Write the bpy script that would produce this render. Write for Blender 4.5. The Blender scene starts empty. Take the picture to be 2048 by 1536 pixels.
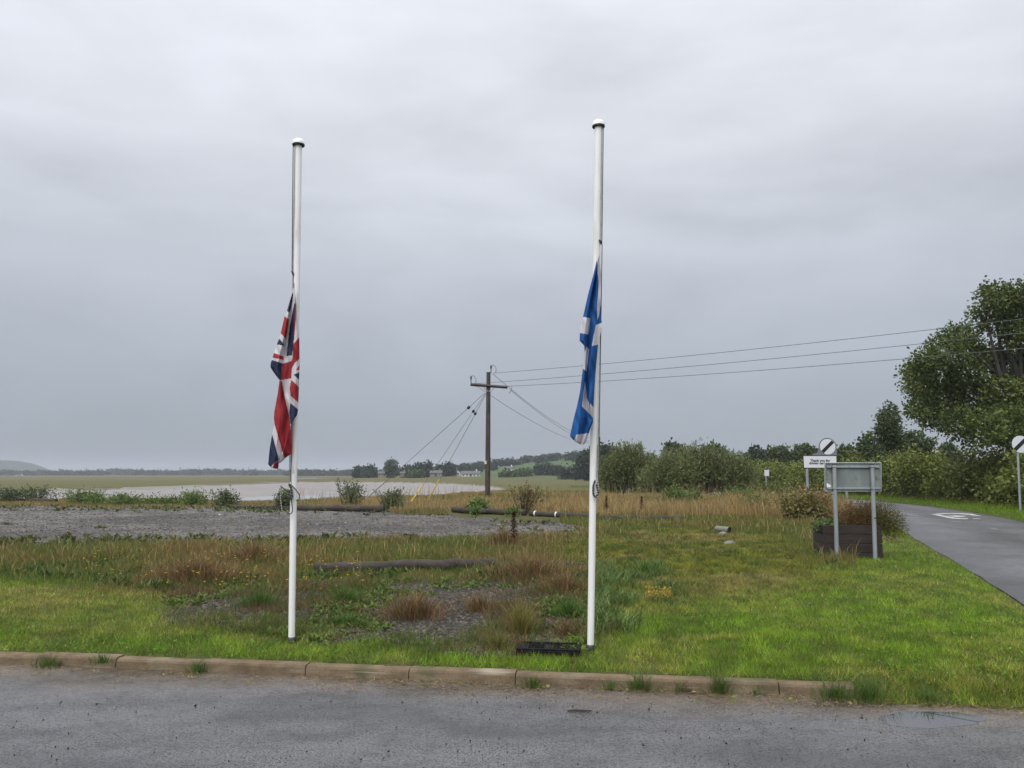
import bpy, bmesh, math, random
import numpy as np
from mathutils import Vector, Matrix

# ------------------------------------------------------------------ camera, sky, sun, exposure
SC = bpy.context.scene
COL = SC.collection
CAM_Z, FPX, HORIZON = 1.65, 1547.0, 948.0
PITCH = math.atan((HORIZON - 768) / FPX)
cam_d = bpy.data.cameras.new('camera'); cam = bpy.data.objects.new('camera', cam_d); COL.objects.link(cam)
cam.location = (0, 0, CAM_Z); cam.rotation_euler = (math.pi / 2 + PITCH, 0, 0)
cam_d.sensor_width = 36.0; cam_d.lens = 36.0 * FPX / 2048; cam_d.clip_end = 20000; cam_d.clip_start = 0.05
SC.camera = cam

SUN_EL, SUN_ROT = math.radians(52), math.radians(205)      # rotation clockwise from +Y, seen from above
world = bpy.data.worlds.new('World'); SC.world = world; world.use_nodes = True
def build_sky():
    nt = world.node_tree; nt.nodes.clear(); N = nt.nodes.new; L = nt.links.new
    out = N('ShaderNodeOutputWorld'); bg = N('ShaderNodeBackground'); L(bg.outputs[0], out.inputs[0])
    sky = N('ShaderNodeTexSky'); sky.sky_type = 'NISHITA'; sky.sun_disc = False
    sky.sun_elevation = SUN_EL; sky.sun_rotation = SUN_ROT; sky.dust_density = 3.0
    skys = N('ShaderNodeVectorMath'); skys.operation = 'SCALE'; skys.inputs[3].default_value = 0.10
    L(sky.outputs[0], skys.inputs[0])
    tc = N('ShaderNodeTexCoord'); sep = N('ShaderNodeSeparateXYZ'); L(tc.outputs['Generated'], sep.inputs[0])
    def math_(op, a, b=None, c=None, clamp=False):
        m = N('ShaderNodeMath'); m.operation = op; m.use_clamp = clamp
        for i, v in enumerate((a, b, c)):
            if v is None: continue
            if isinstance(v, (int, float)): m.inputs[i].default_value = v
            else: L(v, m.inputs[i])
        return m.outputs[0]
    z = math_('MAXIMUM', sep.outputs[2], 0.0)
    # overcast deck: luminance rises towards the zenith, the same all the way round
    ramp = N('ShaderNodeValToRGB'); L(z, ramp.inputs[0]); cr = ramp.color_ramp; cr.interpolation = 'LINEAR'
    stops = [(0.0, (.205, .230, .266)), (.05, (.245, .272, .314)), (.16, (.325, .354, .404)), (.30, (.430, .452, .498)), (.39, (.495, .516, .560)),
             (.54, (.575, .596, .645)), (1.0, (1.47, 1.47, 1.51))]
    while len(cr.elements) < len(stops): cr.elements.new(0.5)
    for e, (p, c) in zip(cr.elements, stops): e.position = p; e.color = (*c, 1)
    zz = math_('ADD', math_('MULTIPLY', z, 0.55), 0.45)                # the deck foreshortens towards the horizon
    cx = math_('DIVIDE', sep.outputs[0], zz); cy = math_('DIVIDE', sep.outputs[1], zz)
    comb = N('ShaderNodeCombineXYZ'); L(cx, comb.inputs[0]); L(cy, comb.inputs[1]); L(math_('MULTIPLY_ADD', z, 4.2, 1.3), comb.inputs[2])
    n1 = N('ShaderNodeTexNoise'); n1.inputs['Scale'].default_value = 1.15; n1.inputs['Detail'].default_value = 7; n1.inputs['Roughness'].default_value = .50
    n1.inputs['Distortion'].default_value = .6; L(comb.outputs[0], n1.inputs['Vector'])
    n2 = N('ShaderNodeTexNoise'); n2.inputs['Scale'].default_value = 4.5; n2.inputs['Detail'].default_value = 5; L(comb.outputs[0], n2.inputs['Vector'])
    a = math_('SUBTRACT', n1.outputs[0], 0.5); b = math_('SUBTRACT', n2.outputs[0], 0.5)
    amp = math_('MULTIPLY_ADD', math_('MINIMUM', z, 0.3), 2.0, 0.10)
    v = math_('MULTIPLY_ADD', math_('MULTIPLY_ADD', b, 0.30, a), amp, 1.0)
    mul = N('ShaderNodeVectorMath'); mul.operation = 'SCALE'; L(ramp.outputs[0], mul.inputs[0]); L(math_('MULTIPLY', v, .94), mul.inputs[3])
    mix = N('ShaderNodeMix'); mix.data_type = 'RGBA'; mix.inputs[0].default_value = 0.95
    L(skys.outputs[0], mix.inputs[6]); L(mul.outputs[0], mix.inputs[7])
    L(mix.outputs[2], bg.inputs[0]); bg.inputs[1].default_value = 1.0
build_sky()
sun_d = bpy.data.lights.new('sun', 'SUN'); sun_d.energy = 1.5; sun_d.angle = math.radians(50); sun_d.color = (1, .97, .92)
sun = bpy.data.objects.new('sun', sun_d); COL.objects.link(sun)
sdir = Vector((math.sin(SUN_ROT) * math.cos(SUN_EL), math.cos(SUN_ROT) * math.cos(SUN_EL), math.sin(SUN_EL)))
sun.rotation_euler = sdir.to_track_quat('Z', 'Y').to_euler()
vs = SC.view_settings; vs.view_transform = 'Standard'; vs.look = 'None'; vs.exposure = 0.6; vs.gamma = 1.0; vs.use_curve_mapping = False
cy = SC.cycles
cy.use_denoising = True; cy.max_bounces = 5; cy.diffuse_bounces = 2; cy.glossy_bounces = 3; cy.transmission_bounces = 3
cy.volume_bounces = 0; cy.transparent_max_bounces = 6; cy.use_adaptive_sampling = True; cy.adaptive_threshold = 0.02
cy.caustics_reflective = False; cy.caustics_refractive = False

# ------------------------------------------------------------------ measuring helpers
cP, sP = math.cos(PITCH), math.sin(PITCH)
def ray(px, py):
    a = (px - 1024) / FPX; b = (768 - py) / FPX
    return Vector((a, cP - b * sP, sP + b * cP))
def ground(px, py, z=0.1):
    d = ray(px, py); t = (z - CAM_Z) / d.z
    return Vector((d.x * t, d.y * t, z))
def at(px, py, depth):
    d = ray(px, py); t = depth / d.y
    return Vector((d.x * t, depth, CAM_Z + d.z * t))
def to_px(x, y, z):
    dz = z - CAM_Z
    yc = y * cP + dz * sP; zc = -y * sP + dz * cP
    return 1024 + FPX * x / yc, 768 - FPX * zc / yc
def wpoly(pts, z=0.1): return np.array([ground(a, b, z)[:2] for a, b in pts])
def inpoly(x, y, poly):
    x = np.asarray(x, float); y = np.asarray(y, float); r = np.zeros(x.shape, bool); n = len(poly)
    for i in range(n):
        x1, y1 = poly[i]; x2, y2 = poly[(i + 1) % n]
        if y1 == y2: continue
        c = ((y1 > y) != (y2 > y)) & (x < (x2 - x1) * (y - y1) / (y2 - y1) + x1); r ^= c
    return r
def dist_line(x, y, pts):
    d = np.full(np.shape(x), 1e9)
    for (x1, y1), (x2, y2) in zip(pts[:-1], pts[1:]):
        dx, dy = x2 - x1, y2 - y1; t = np.clip(((x - x1) * dx + (y - y1) * dy) / (dx * dx + dy * dy + 1e-12), 0, 1)
        d = np.minimum(d, np.hypot(x - x1 - t * dx, y - y1 - t * dy))
    return d
def _h(ix, iy, s):
    n = (ix.astype(np.int64) * 374761393 + iy.astype(np.int64) * 668265263 + s * 974711) & 0x7fffffff
    n = ((n ^ (n >> 13)) * 1274126177) & 0x7fffffff
    return ((n ^ (n >> 16)) & 0xffff) / 65535.0
def vnoise(x, y, s=0):
    x = np.asarray(x, float); y = np.asarray(y, float)
    ix = np.floor(x); iy = np.floor(y); fx = x - ix; fy = y - iy; fx = fx * fx * (3 - 2 * fx); fy = fy * fy * (3 - 2 * fy)
    a, b, c, d = _h(ix, iy, s), _h(ix + 1, iy, s), _h(ix, iy + 1, s), _h(ix + 1, iy + 1, s)
    return (a * (1 - fx) + b * fx) * (1 - fy) + (c * (1 - fx) + d * fx) * fy
def fbm(x, y, s=0, o=4):
    r = 0; a = .5; t = 0
    for i in range(o): r = r + a * vnoise(x * 2 ** i, y * 2 ** i, s + i * 17); t += a; a *= .55
    return r / t
def sstep(a, b, x): t = np.clip((x - a) / (b - a), 0, 1); return t * t * (3 - 2 * t)
def lerp(a, b, t): return a + (b - a) * t

# ------------------------------------------------------------------ object helpers
def finish(o, parent=None, label=None, cat=None, group=None, kind=None):
    if parent is not None: o.parent = parent
    if label: o['label'] = label
    if cat: o['category'] = cat
    if group: o['group'] = group
    if kind: o['kind'] = kind
    return o
def link(name, me, mat, parent=None, **kw):
    if mat is not None: me.materials.clear(); me.materials.append(mat)
    o = bpy.data.objects.new(name, me); COL.objects.link(o); return finish(o, parent, **kw)
def empty(name, loc=(0, 0, 0), rz=0, **kw):
    o = bpy.data.objects.new(name, None); o.location = loc; o.rotation_euler = (0, 0, rz); o.empty_display_size = .2
    COL.objects.link(o); return finish(o, **kw)
def np_mesh(name, V, F, col=None, smooth=False):
    """F: (n,k) int array of equal-sided faces, or a list of such arrays"""
    me = bpy.data.meshes.new(name); V = np.asarray(V, np.float32)
    Fs = F if isinstance(F, list) else [F]; Fs = [np.asarray(f, np.int32) for f in Fs if len(f)]
    me.vertices.add(len(V)); me.vertices.foreach_set('co', V.ravel())
    loops = np.concatenate([f.ravel() for f in Fs]); tot = np.concatenate([np.full(len(f), f.shape[1], np.int32) for f in Fs])
    st = np.concatenate([[0], np.cumsum(tot)[:-1]]).astype(np.int32)
    me.loops.add(len(loops)); me.loops.foreach_set('vertex_index', loops)
    me.polygons.add(len(tot)); me.polygons.foreach_set('loop_start', st)
    me.polygons.foreach_set('use_smooth', np.full(len(tot), smooth, bool))
    if col is not None:
        at_ = me.color_attributes.new('Col', 'FLOAT_COLOR', 'POINT'); c = np.ones((len(V), 4), np.float32); c[:, :3] = col
        at_.data.foreach_set('color', c.ravel())
    me.update(calc_edges=True); return me
class MB:
    """collects simple solids into one mesh"""
    def __init__(s): s.v = []; s.f = []
    def add(s, V, F):
        b = len(s.v); s.v += [tuple(p) for p in V]; s.f += [tuple(i + b for i in f) for f in F]; return s
    def box(s, c, d, M=None):
        cx, cy_, cz = c; hx, hy, hz = d[0] / 2, d[1] / 2, d[2] / 2
        V = [(cx + a * hx, cy_ + b * hy, cz + e * hz) for e in (-1, 1) for a, b in ((-1, -1), (1, -1), (1, 1), (-1, 1))]
        if M is not None: V = [M @ Vector(p) for p in V]
        return s.add(V, [(3, 2, 1, 0), (4, 5, 6, 7), (0, 1, 5, 4), (1, 2, 6, 5), (2, 3, 7, 6), (3, 0, 4, 7)])
    def tube(s, pts, r, n=8, caps=True):
        pts = [Vector(p) for p in pts]; k = len(pts); rs = [float(q) for q in r] if isinstance(r, (list, tuple)) else [float(r)] * k
        t0 = (pts[1] - pts[0]).normalized(); ref = Vector((0, 0, 1)) if abs(t0.z) < .9 else Vector((1, 0, 0))
        u = t0.cross(ref).normalized(); V = []
        for i, p in enumerate(pts):
            t = (pts[min(i + 1, k - 1)] - pts[max(i - 1, 0)]).normalized()
            u = (u - t * u.dot(t)).normalized(); w = t.cross(u)
            V += [p + rs[i] * (math.cos(a) * u + math.sin(a) * w) for a in (2 * math.pi * j / n for j in range(n))]
        F = [(i * n + j, i * n + (j + 1) % n, (i + 1) * n + (j + 1) % n, (i + 1) * n + j) for i in range(k - 1) for j in range(n)]
        if caps: F += [tuple(range(n - 1, -1, -1)), tuple((k - 1) * n + j for j in range(n))]
        return s.add(V, F)
    def lathe(s, prof, c=(0, 0, 0), n=24, M=None):
        V = []
        for r, z in prof: V += [(c[0] + r * math.cos(2 * math.pi * j / n), c[1] + r * math.sin(2 * math.pi * j / n), c[2] + z) for j in range(n)]
        if M is not None: V = [M @ Vector(p) for p in V]
        F = [(i * n + j, i * n + (j + 1) % n, (i + 1) * n + (j + 1) % n, (i + 1) * n + j) for i in range(len(prof) - 1) for j in range(n)]
        F += [tuple(range(n - 1, -1, -1)), tuple((len(prof) - 1) * n + j for j in range(n))]
        return s.add(V, F)
    def prism(s, pts2, y0, y1, M=None):
        """outline in x,z extruded along y"""
        n = len(pts2); V = [(a, y0, b) for a, b in pts2] + [(a, y1, b) for a, b in pts2]
        if M is not None: V = [M @ Vector(p) for p in V]
        F = [tuple(range(n)), tuple(range(2 * n - 1, n - 1, -1))] + [(j, (j + 1) % n, n + (j + 1) % n, n + j)[::-1] for j in range(n)]
        return s.add(V, F)
    def mesh(s, name, smooth=False, bevel=0):
        me = bpy.data.meshes.new(name); me.from_pydata(s.v, [], s.f)
        bm = bmesh.new(); bm.from_mesh(me); bmesh.ops.recalc_face_normals(bm, faces=bm.faces)
        if bevel: bmesh.ops.bevel(bm, geom=[e for e in bm.edges if e.calc_face_angle(0) > .6], offset=bevel, segments=2, affect='EDGES', profile=.5)
        bm.to_mesh(me); bm.free()
        if smooth:
            me.polygons.foreach_set('use_smooth', np.ones(len(me.polygons), bool))
            try: me.set_sharp_from_angle(angle=math.radians(38))
            except Exception: pass
        return me
    def build(s, name, mat, parent=None, smooth=False, bevel=0, **kw): return link(name, s.mesh(name, smooth, bevel), mat, parent, **kw)

# ------------------------------------------------------------------ materials
def mat(name, base, rough=.6, spec=.5, noise=None, bump=None, attr=False, metal=0, transl=0, rvar=None, coord='Object'):
    """noise: list of (scale, colour, lo, hi) blended over the base; bump: list of (scale, strength, distance)"""
    m = bpy.data.materials.new(name); m.use_nodes = True; nt = m.node_tree; N = nt.nodes.new; L = nt.links.new
    p = nt.nodes['Principled BSDF']; p.inputs['Roughness'].default_value = rough; p.inputs['Specular IOR Level'].default_value = spec; p.inputs['Metallic'].default_value = metal
    tc = N('ShaderNodeTexCoord')
    if attr:
        a = N('ShaderNodeVertexColor'); a.layer_name = 'Col'; c = a.outputs[0]
    else:
        rgb = N('ShaderNodeRGB'); rgb.outputs[0].default_value = (*base, 1); c = rgb.outputs[0]
    def nz(scale, detail=5, stretch=None):
        n = N('ShaderNodeTexNoise'); n.inputs['Detail'].default_value = detail; n.inputs['Scale'].default_value = scale if not isinstance(scale, tuple) else 1
        if isinstance(scale, tuple):
            mp = N('ShaderNodeMapping'); mp.inputs['Scale'].default_value = scale; L(tc.outputs[coord], mp.inputs[0]); L(mp.outputs[0], n.inputs['Vector'])
        else: L(tc.outputs[coord], n.inputs['Vector'])
        return n.outputs[0]
    for sc, colr, lo, hi in (noise or []):
        mr = N('ShaderNodeMapRange'); mr.inputs[1].default_value = lo; mr.inputs[2].default_value = hi; L(nz(sc), mr.inputs[0])
        mx = N('ShaderNodeMix'); mx.data_type = 'RGBA'; L(mr.outputs[0], mx.inputs[0]); L(c, mx.inputs[6])
        if isinstance(colr, (int, float)):          # a factor on the colour below
            mx.blend_type = 'MULTIPLY'; mx.inputs[7].default_value = (colr, colr, colr, 1)
        else: mx.inputs[7].default_value = (*colr, 1)
        c = mx.outputs[2]
    L(c, p.inputs['Base Color'])
    if rvar:
        mr = N('ShaderNodeMapRange'); mr.inputs[1].default_value = rvar[1]; mr.inputs[2].default_value = rvar[2]; mr.inputs[3].default_value = rvar[3]; mr.inputs[4].default_value = rvar[4]
        L(nz(rvar[0]), mr.inputs[0]); L(mr.outputs[0], p.inputs['Roughness'])
    last = None
    for sc, st, di in (bump or []):
        b = N('ShaderNodeBump'); b.inputs['Strength'].default_value = st; b.inputs['Distance'].default_value = di; L(nz(sc), b.inputs['Height'])
        if last is not None: L(last, b.inputs['Normal'])
        last = b.outputs[0]
    if last is not None: L(last, p.inputs['Normal'])
    if transl:
        t = N('ShaderNodeBsdfTranslucent'); L(c, t.inputs[0]); mx = N('ShaderNodeMixShader'); mx.inputs[0].default_value = transl
        L(p.outputs[0], mx.inputs[1]); L(t.outputs[0], mx.inputs[2]); L(mx.outputs[0], nt.nodes['Material Output'].inputs[0])
    return m
M_leaf = mat('foliage', (0, 0, 0), rough=.55, spec=.25, attr=True, transl=.22)
M_grass = mat('grass_blades', (0, 0, 0), rough=.6, spec=.2, attr=True, transl=.25)
M_stone = mat('stones', (0, 0, 0), rough=.55, spec=.4, attr=True)
M_soil = mat('ground_cover', (0, 0, 0), rough=.9, spec=.1, attr=True, noise=[(9.0, .6, .35, .7), (60.0, .7, .4, .7)], bump=[(14.0, .6, .05)])
M_white = mat('white_paint', (.84, .84, .84), rough=.32, noise=[((14, 14, 1.5), (.66, .67, .62), .55, .75), ((40, 40, 6), (.50, .50, .44), .66, .76)])
M_black = mat('black_rubber', (.012, .012, .013), rough=.5)
M_galv = mat('galvanised_steel', (.36, .39, .41), rough=.5, metal=.35, noise=[((14, 14, 3), (.24, .27, .29), .45, .7), (3, (.30, .33, .33), .4, .7)])
M_dark_metal = mat('dark_metal', (.05, .05, .055), rough=.5, metal=.4)
M_rope = mat('rope', (.10, .11, .10), rough=.9, noise=[(90, .5, .4, .6)])
M_lrope = mat('pale_rope', (.42, .42, .38), rough=.9, noise=[(90, .6, .4, .6)])
M_bark = mat('bark', (.055, .047, .038), rough=.9, noise=[((4, 4, .8), .55, .35, .65)], bump=[((6, 6, 1), .8, .03)])
M_creo = mat('creosoted_wood', (.075, .055, .048), rough=.8, noise=[((18, 18, 1.2), (.030, .024, .022), .4, .62), (2.5, (.10, .08, .07), .5, .75)], bump=[((30, 30, 2), .5, .01)])
M_log = mat('log_wood', (.042, .031, .026), rough=.85, noise=[((3, 24, 24), (.022, .017, .015), .42, .62), (5, (.065, .055, .045), .55, .75), (2, (.045, .05, .025), .56, .72)], bump=[((4, 40, 40), .6, .012)])
M_plank = mat('stained_planks', (.040, .027, .022), rough=.6, noise=[((2, 30, 30), (.022, .015, .013), .42, .65), (3, .7, .4, .7)], bump=[((4, 70, 70), .35, .004)])
M_haze = None
# ------------------------------------------------------------------ terrain
K0, K1 = ground(0, 1327.5, 0.0), ground(1734, 1398, 0.0)       # foot of the kerb face
KD = (K1 - K0).normalized(); KN = Vector((-KD.y, KD.x, 0))       # along, away from the camera
def kerb_s(x, y): return (x - K0.x) * KN.x + (y - K0.y) * KN.y   # distance behind the kerb face
def kerb_t(x, y): return (x - K0.x) * KD.x + (y - K0.y) * KD.y
K_END = kerb_t(*ground(1712, 1397, 0)[:2])
KERB_H = .082
ROAD_C = [(4.2, 0.5), (5.9, 3.5), (8.1, 8.7), (9.9, 13.2), (12.0, 18.8), (14.2, 24.6), (16.6, 31.2), (18.5, 38.5), (19.4, 46), (19.6, 56), (19.2, 70), (17, 88), (13, 104)]
def smooth_line(pts, step=.7):
    P = [np.array(p, float) for p in pts]; out = []
    for i in range(len(P) - 1):
        p0, p1, p2, p3 = P[max(i - 1, 0)], P[i], P[i + 1], P[min(i + 2, len(P) - 1)]; n = max(2, int(np.linalg.norm(p2 - p1) / step))
        for k in range(n):
            t = k / n; out.append(.5 * (2 * p1 + (p2 - p0) * t + (2 * p0 - 5 * p1 + 4 * p2 - p3) * t * t + (3 * p1 - p0 - 3 * p2 + p3) * t ** 3))
    out.append(P[-1]); return np.array(out)
ROAD = smooth_line(ROAD_C); ROAD_W = 2.1; ROAD_Z = .05
def road_dist(x, y):
    x = np.asarray(x, float); y = np.asarray(y, float); d = np.full(x.shape, 99.0); k = (x > 1.5) & (x < 60) & (y < 130) & (y > -10)
    if x.ndim == 0: return dist_line(x, y, ROAD[::2]) if k else d
    d[k] = dist_line(x[k], y[k], ROAD[::2]); return d
def line_normals(P):
    d = np.gradient(P, axis=0); d /= np.linalg.norm(d, axis=1)[:, None]; return np.stack([d[:, 1], -d[:, 0]], 1)   # to the right
NEAR_BANK = [(-700, 1000), (0, 1000.5), (300, 1001), (460, 1005), (560, 1004.5), (640, 1001), (713, 996.5), (810, 993.5), (851, 993), (889, 990), (912, 986.5), (956, 986), (968, 983), (1018, 979.5)]
FAR_BANK = [(1012, 976.5), (997, 973), (971, 970.5), (904, 966), (816, 964), (757, 963.3), (640, 962.8), (581, 963), (547, 964), (410, 969.5), (308, 974), (171, 977), (68, 978), (0, 980), (-700, 984)]
nb = [tuple(ground(a, b, .05)[:2]) for a, b in NEAR_BANK]; fb = [tuple(ground(a, b, -.7)[:2]) for a, b in FAR_BANK]
BASIN = np.array(nb + fb); WATER_Z = -1.7
def terrain(x, y):
    x = np.asarray(x, float); y = np.asarray(y, float)
    s = kerb_s(x, y); t = kerb_t(x, y)
    z = .085 + .05 * (fbm(x * .5, y * .5, 3) - .5) + .04 * sstep(0.1, 1.2, s) + .06 * (fbm(x * 1.8, y * 1.8, 8) - .5) * sstep(.25, 1.5, s)
    z = z + .07 * np.exp(-((s - 1.15 - .08 * (x - 2)) / .28) ** 2) * sstep(1.5, 2.5, x) * (1 - sstep(6.5, 8, x))        # low ridge in the lawn
    dr = road_dist(x, y); z = lerp(ROAD_Z - .03, z, sstep(1.9, 2.7, dr))
    right = inpoly(x, y, ROADSIDE); z = z + np.where(right, .35 * sstep(2.6, 5.5, dr), 0)
    z = z - .8 * sstep(48, 150, y)
    z = z + 14 * np.exp(-((x - 70) / 95) ** 2 - ((y - 620) / 165) ** 2) + 5 * np.exp(-((x - 10) / 90) ** 2 - ((y - 760) / 120) ** 2)
    e_ = sstep(K_END - .1, K_END + .3, t); z = np.where(s < .10, lerp(-.04, np.minimum(z, .005 + .13 * sstep(-.12, .5, s + .15 * (fbm(t * 2.5, s * 0, 9) - .5)) - .05 * (s < -.15)), e_), lerp(z, np.minimum(z, .005 + .13 * sstep(-.12, .5, s)), e_))
    far = y > 25
    if not np.any(far): return z
    ins = inpoly(x, y, BASIN) & far
    if not np.any(ins): return z
    d1 = dist_line(x, y, nb); d2 = dist_line(x, y, fb)
    nz = fbm(x * .06, y * .12, 5); nz2 = fbm(x * .3, y * .3, 6)
    mudz = -1.02 - lerp(.0125, .028, sstep(-48, -22, x)) * d2 + .55 * (nz - .5) * sstep(2, 15, d2) + .12 * (nz2 - .5)
    zin = np.maximum(np.maximum(.05 - 1.1 * d1 + .3 * (nz2 - .5), mudz), -2.6)
    return np.where(ins, zin, z)
ROADSIDE = np.array([tuple(p) for p in ROAD[::4]] + [(9, 125), (30, 170), (70, 60), (60, -10), (8, -8)])

def axis(segs):
    out = []
    for a, b, st in segs: out += list(np.arange(a, b, st))
    out.append(segs[-1][1]); return np.array(out)
def geo(a, b, n): return list(np.geomspace(a, b, n))
xs = np.array(sorted(set([-v for v in geo(30, 6000, 60)] + list(np.arange(-29, -10, .6)) + list(np.arange(-10, 12, .16)) + list(np.arange(12, 30, .4)) + geo(30, 6000, 60))))
ys = np.array(sorted(set([-6000, -2000, -500, -100, -30, -10, 0, 3] + list(np.arange(4, 13, .13)) + list(np.arange(13, 45, .33)) + list(np.arange(45, 260, 1.5)) + geo(260, 6000, 70))))
GX, GY = np.meshgrid(xs, ys); GZ = terrain(GX, GY)
C = lambda *a: np.array(a, float)
# vegetation zones, measured on the ground
Z_LAWN = wpoly([(-500, 1306), (-500, 1165), (0, 1160), (200, 1165), (300, 1195), (350, 1240), (470, 1262), (600, 1280), (800, 1298), (1010, 1312), (1190, 1312), (1205, 1285), (1240, 1225), (1330, 1195), (1500, 1185), (1640, 1152), (1700, 1125), (1775, 1112), (1795, 1066), (1815, 1068), (1870, 1096), (1955, 1147), (2048, 1212), (2600, 1600), (2300, 1425), (2048, 1410), (1734, 1368), (0, 1301)])
Z_HAY = wpoly([(1060, 1097), (1190, 1070), (1380, 1055), (1560, 1068), (1640, 1100), (1645, 1152), (1500, 1185), (1330, 1195), (1240, 1225), (1205, 1180)])
Z_SLATE = wpoly([(330, 1175), (600, 1165), (1000, 1160), (1190, 1165), (1235, 1225), (1200, 1300), (1190, 1312), (1010, 1312), (800, 1298), (600, 1280), (470, 1262), (350, 1240)])
Z_LOT = wpoly([(-700, 1012), (500, 1017), (780, 1026), (900, 1034), (1080, 1046), (1165, 1054), (1160, 1072), (960, 1080), (700, 1087), (560, 1092), (380, 1094), (230, 1092), (0, 1103), (-700, 1106)])
def zone_at(x, y, j=.25):
    jx = x + j * 1.6 * (fbm(x * 1.1, y * 1.1, 31, 5) - .5) * 2 * np.maximum(1, y / 12); jy = y + j * 1.6 * (fbm(x * 1.1, y * 1.1, 47, 5) - .5) * 2 * np.maximum(1, y / 9)
    z = np.zeros(np.shape(x), int)                       # 0 rough
    z[inpoly(jx, jy, Z_SLATE)] = 3; z[inpoly(jx, jy, Z_HAY)] = 2; z[inpoly(jx, jy, Z_LAWN)] = 1; z[inpoly(jx, jy, Z_LOT)] = 4
    s_ = kerb_s(x, y); t_ = kerb_t(x, y); z[(s_ < .14) & (t_ < K_END)] = -1; z[(t_ >= K_END) & (s_ < 1.0) & (s_ > -.05 + .2 * (fbm(t_ * 3, s_ * 0, 13) - .5))] = 1; z[(t_ >= K_END) & (s_ < -.12)] = -1
    z[(road_dist(x, y) < ROAD_W + .02)] = -2
    return z
def ground_colour(x, y, z):
    n = fbm(x * .35, y * .35, 11)[..., None]; n2 = fbm(x * 1.7, y * 1.7, 12)[..., None]; zn = zone_at(x, y)
    c = lerp(C(.075, .085, .03), C(.12, .10, .045), n)                                   # rough turf
    c = np.where((zn == 1)[..., None], lerp(C(.060, .095, .018), C(.12, .13, .035), n2), c)
    c = np.where((zn == 2)[..., None], lerp(C(.09, .10, .03), C(.16, .14, .06), n2), c)
    c = np.where((zn == 3)[..., None], lerp(C(.055, .05, .045), C(.085, .075, .065), n2), c)
    c = np.where((zn == 4)[..., None], C(.13, .125, .125), c)
    # beyond the lot: tawny rough, then marsh
    f = sstep(38, 46, y)[..., None]; c = lerp(c, lerp(C(.17, .145, .06), C(.11, .115, .045), n), f)
    m = sstep(70, 120, y)[..., None]; st = fbm(x * .004, y * .02, 21)[..., None]
    c = lerp(c, lerp(C(.115, .125, .045), C(.17, .135, .075), sstep(.35, .7, st)), m)
    hx = sstep(300, 420, y)[..., None]; c = lerp(c, C(.085, .135, .052), hx * (x > -20 - 0 * y)[..., None])
    r = (inpoly(x, y, ROADSIDE))[..., None]; c = np.where(r, lerp(C(.06, .085, .02), C(.10, .10, .035), n2), c)
    ins = inpoly(x, y, BASIN)[..., None] & (y > 25)[..., None]
    c = np.where(ins, lerp(C(.19, .160, .142), C(.27, .235, .215), n2), c)
    return c
GC = ground_colour(GX, GY, GZ)
ny, nx = GX.shape
idx = np.arange(nx * ny).reshape(ny, nx)
Q = np.stack([idx[:-1, :-1], idx[:-1, 1:], idx[1:, 1:], idx[1:, :-1]], -1).reshape(-1, 4)
V = np.stack([GX, GY, GZ], -1).reshape(-1, 3); GCf = GC.reshape(-1, 3)
cxy = V[Q].mean(1); mud = inpoly(cxy[:, 0], cxy[:, 1], BASIN) & (cxy[:, 1] > 25) & (dist_line(cxy[:, 0], cxy[:, 1], nb) > 2.5)
marsh = (cxy[:, 1] > 100) & (cxy[:, 0] < .02 * cxy[:, 1]) & (cxy[:, 1] < 900) & ~mud
def sub(name, sel, m, **kw):
    q = Q[sel]; u, inv = np.unique(q, return_inverse=True)
    return link(name, np_mesh(name, V[u], inv.reshape(-1, 4), GCf[u], smooth=True), m, **kw)
M_mud = mat('wet_mud', (0, 0, 0), rough=.35, spec=.5, attr=True, noise=[((.15, .6, 1), .75, .4, .65), (2.0, .85, .4, .7)], bump=[((.3, 1.2, 1), .5, .2)])
M_marsh = mat('marsh_turf', (0, 0, 0), rough=.9, spec=.1, attr=True, noise=[((.05, .35, 1), .65, .4, .68), ((.4, 1.5, 1), .7, .4, .7)], bump=[((.6, 2, 1), .8, .4)])
sub('ground', ~mud & ~marsh, M_soil, kind='structure')
sub('mudflat', mud, M_mud, kind='structure')
sub('marsh_ground', marsh, M_marsh, kind='structure')
# river
M_water = mat('silty_water', (.37, .345, .335), rough=.10, spec=.5, noise=[((.02, .25, 1), (.31, .29, .285), .45, .6)], bump=[((.5, 2.2, 1), .25, .05), ((3, 9, 1), .15, .02)])
wb = np.array([(-420, 30), (-420, 420), (60, 420), (60, 30)])
link('river', np_mesh('river', [(a, b, WATER_Z) for a, b in wb], np.array([[0, 1, 2, 3]])[:, ::-1]), M_water, kind='structure')
# second reach of the river far off, and its bank
fr = [ground(a, b, -.55) for a, b in ((590, 957.6), (640, 956.8), (700, 955.8), (725, 955.2), (640, 955.5), (600, 956.4))]
link('river_bend', np_mesh('river_bend', fr, [np.array([[5, 4, 3, 2, 1, 0]])]), M_water, kind='structure')
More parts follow.
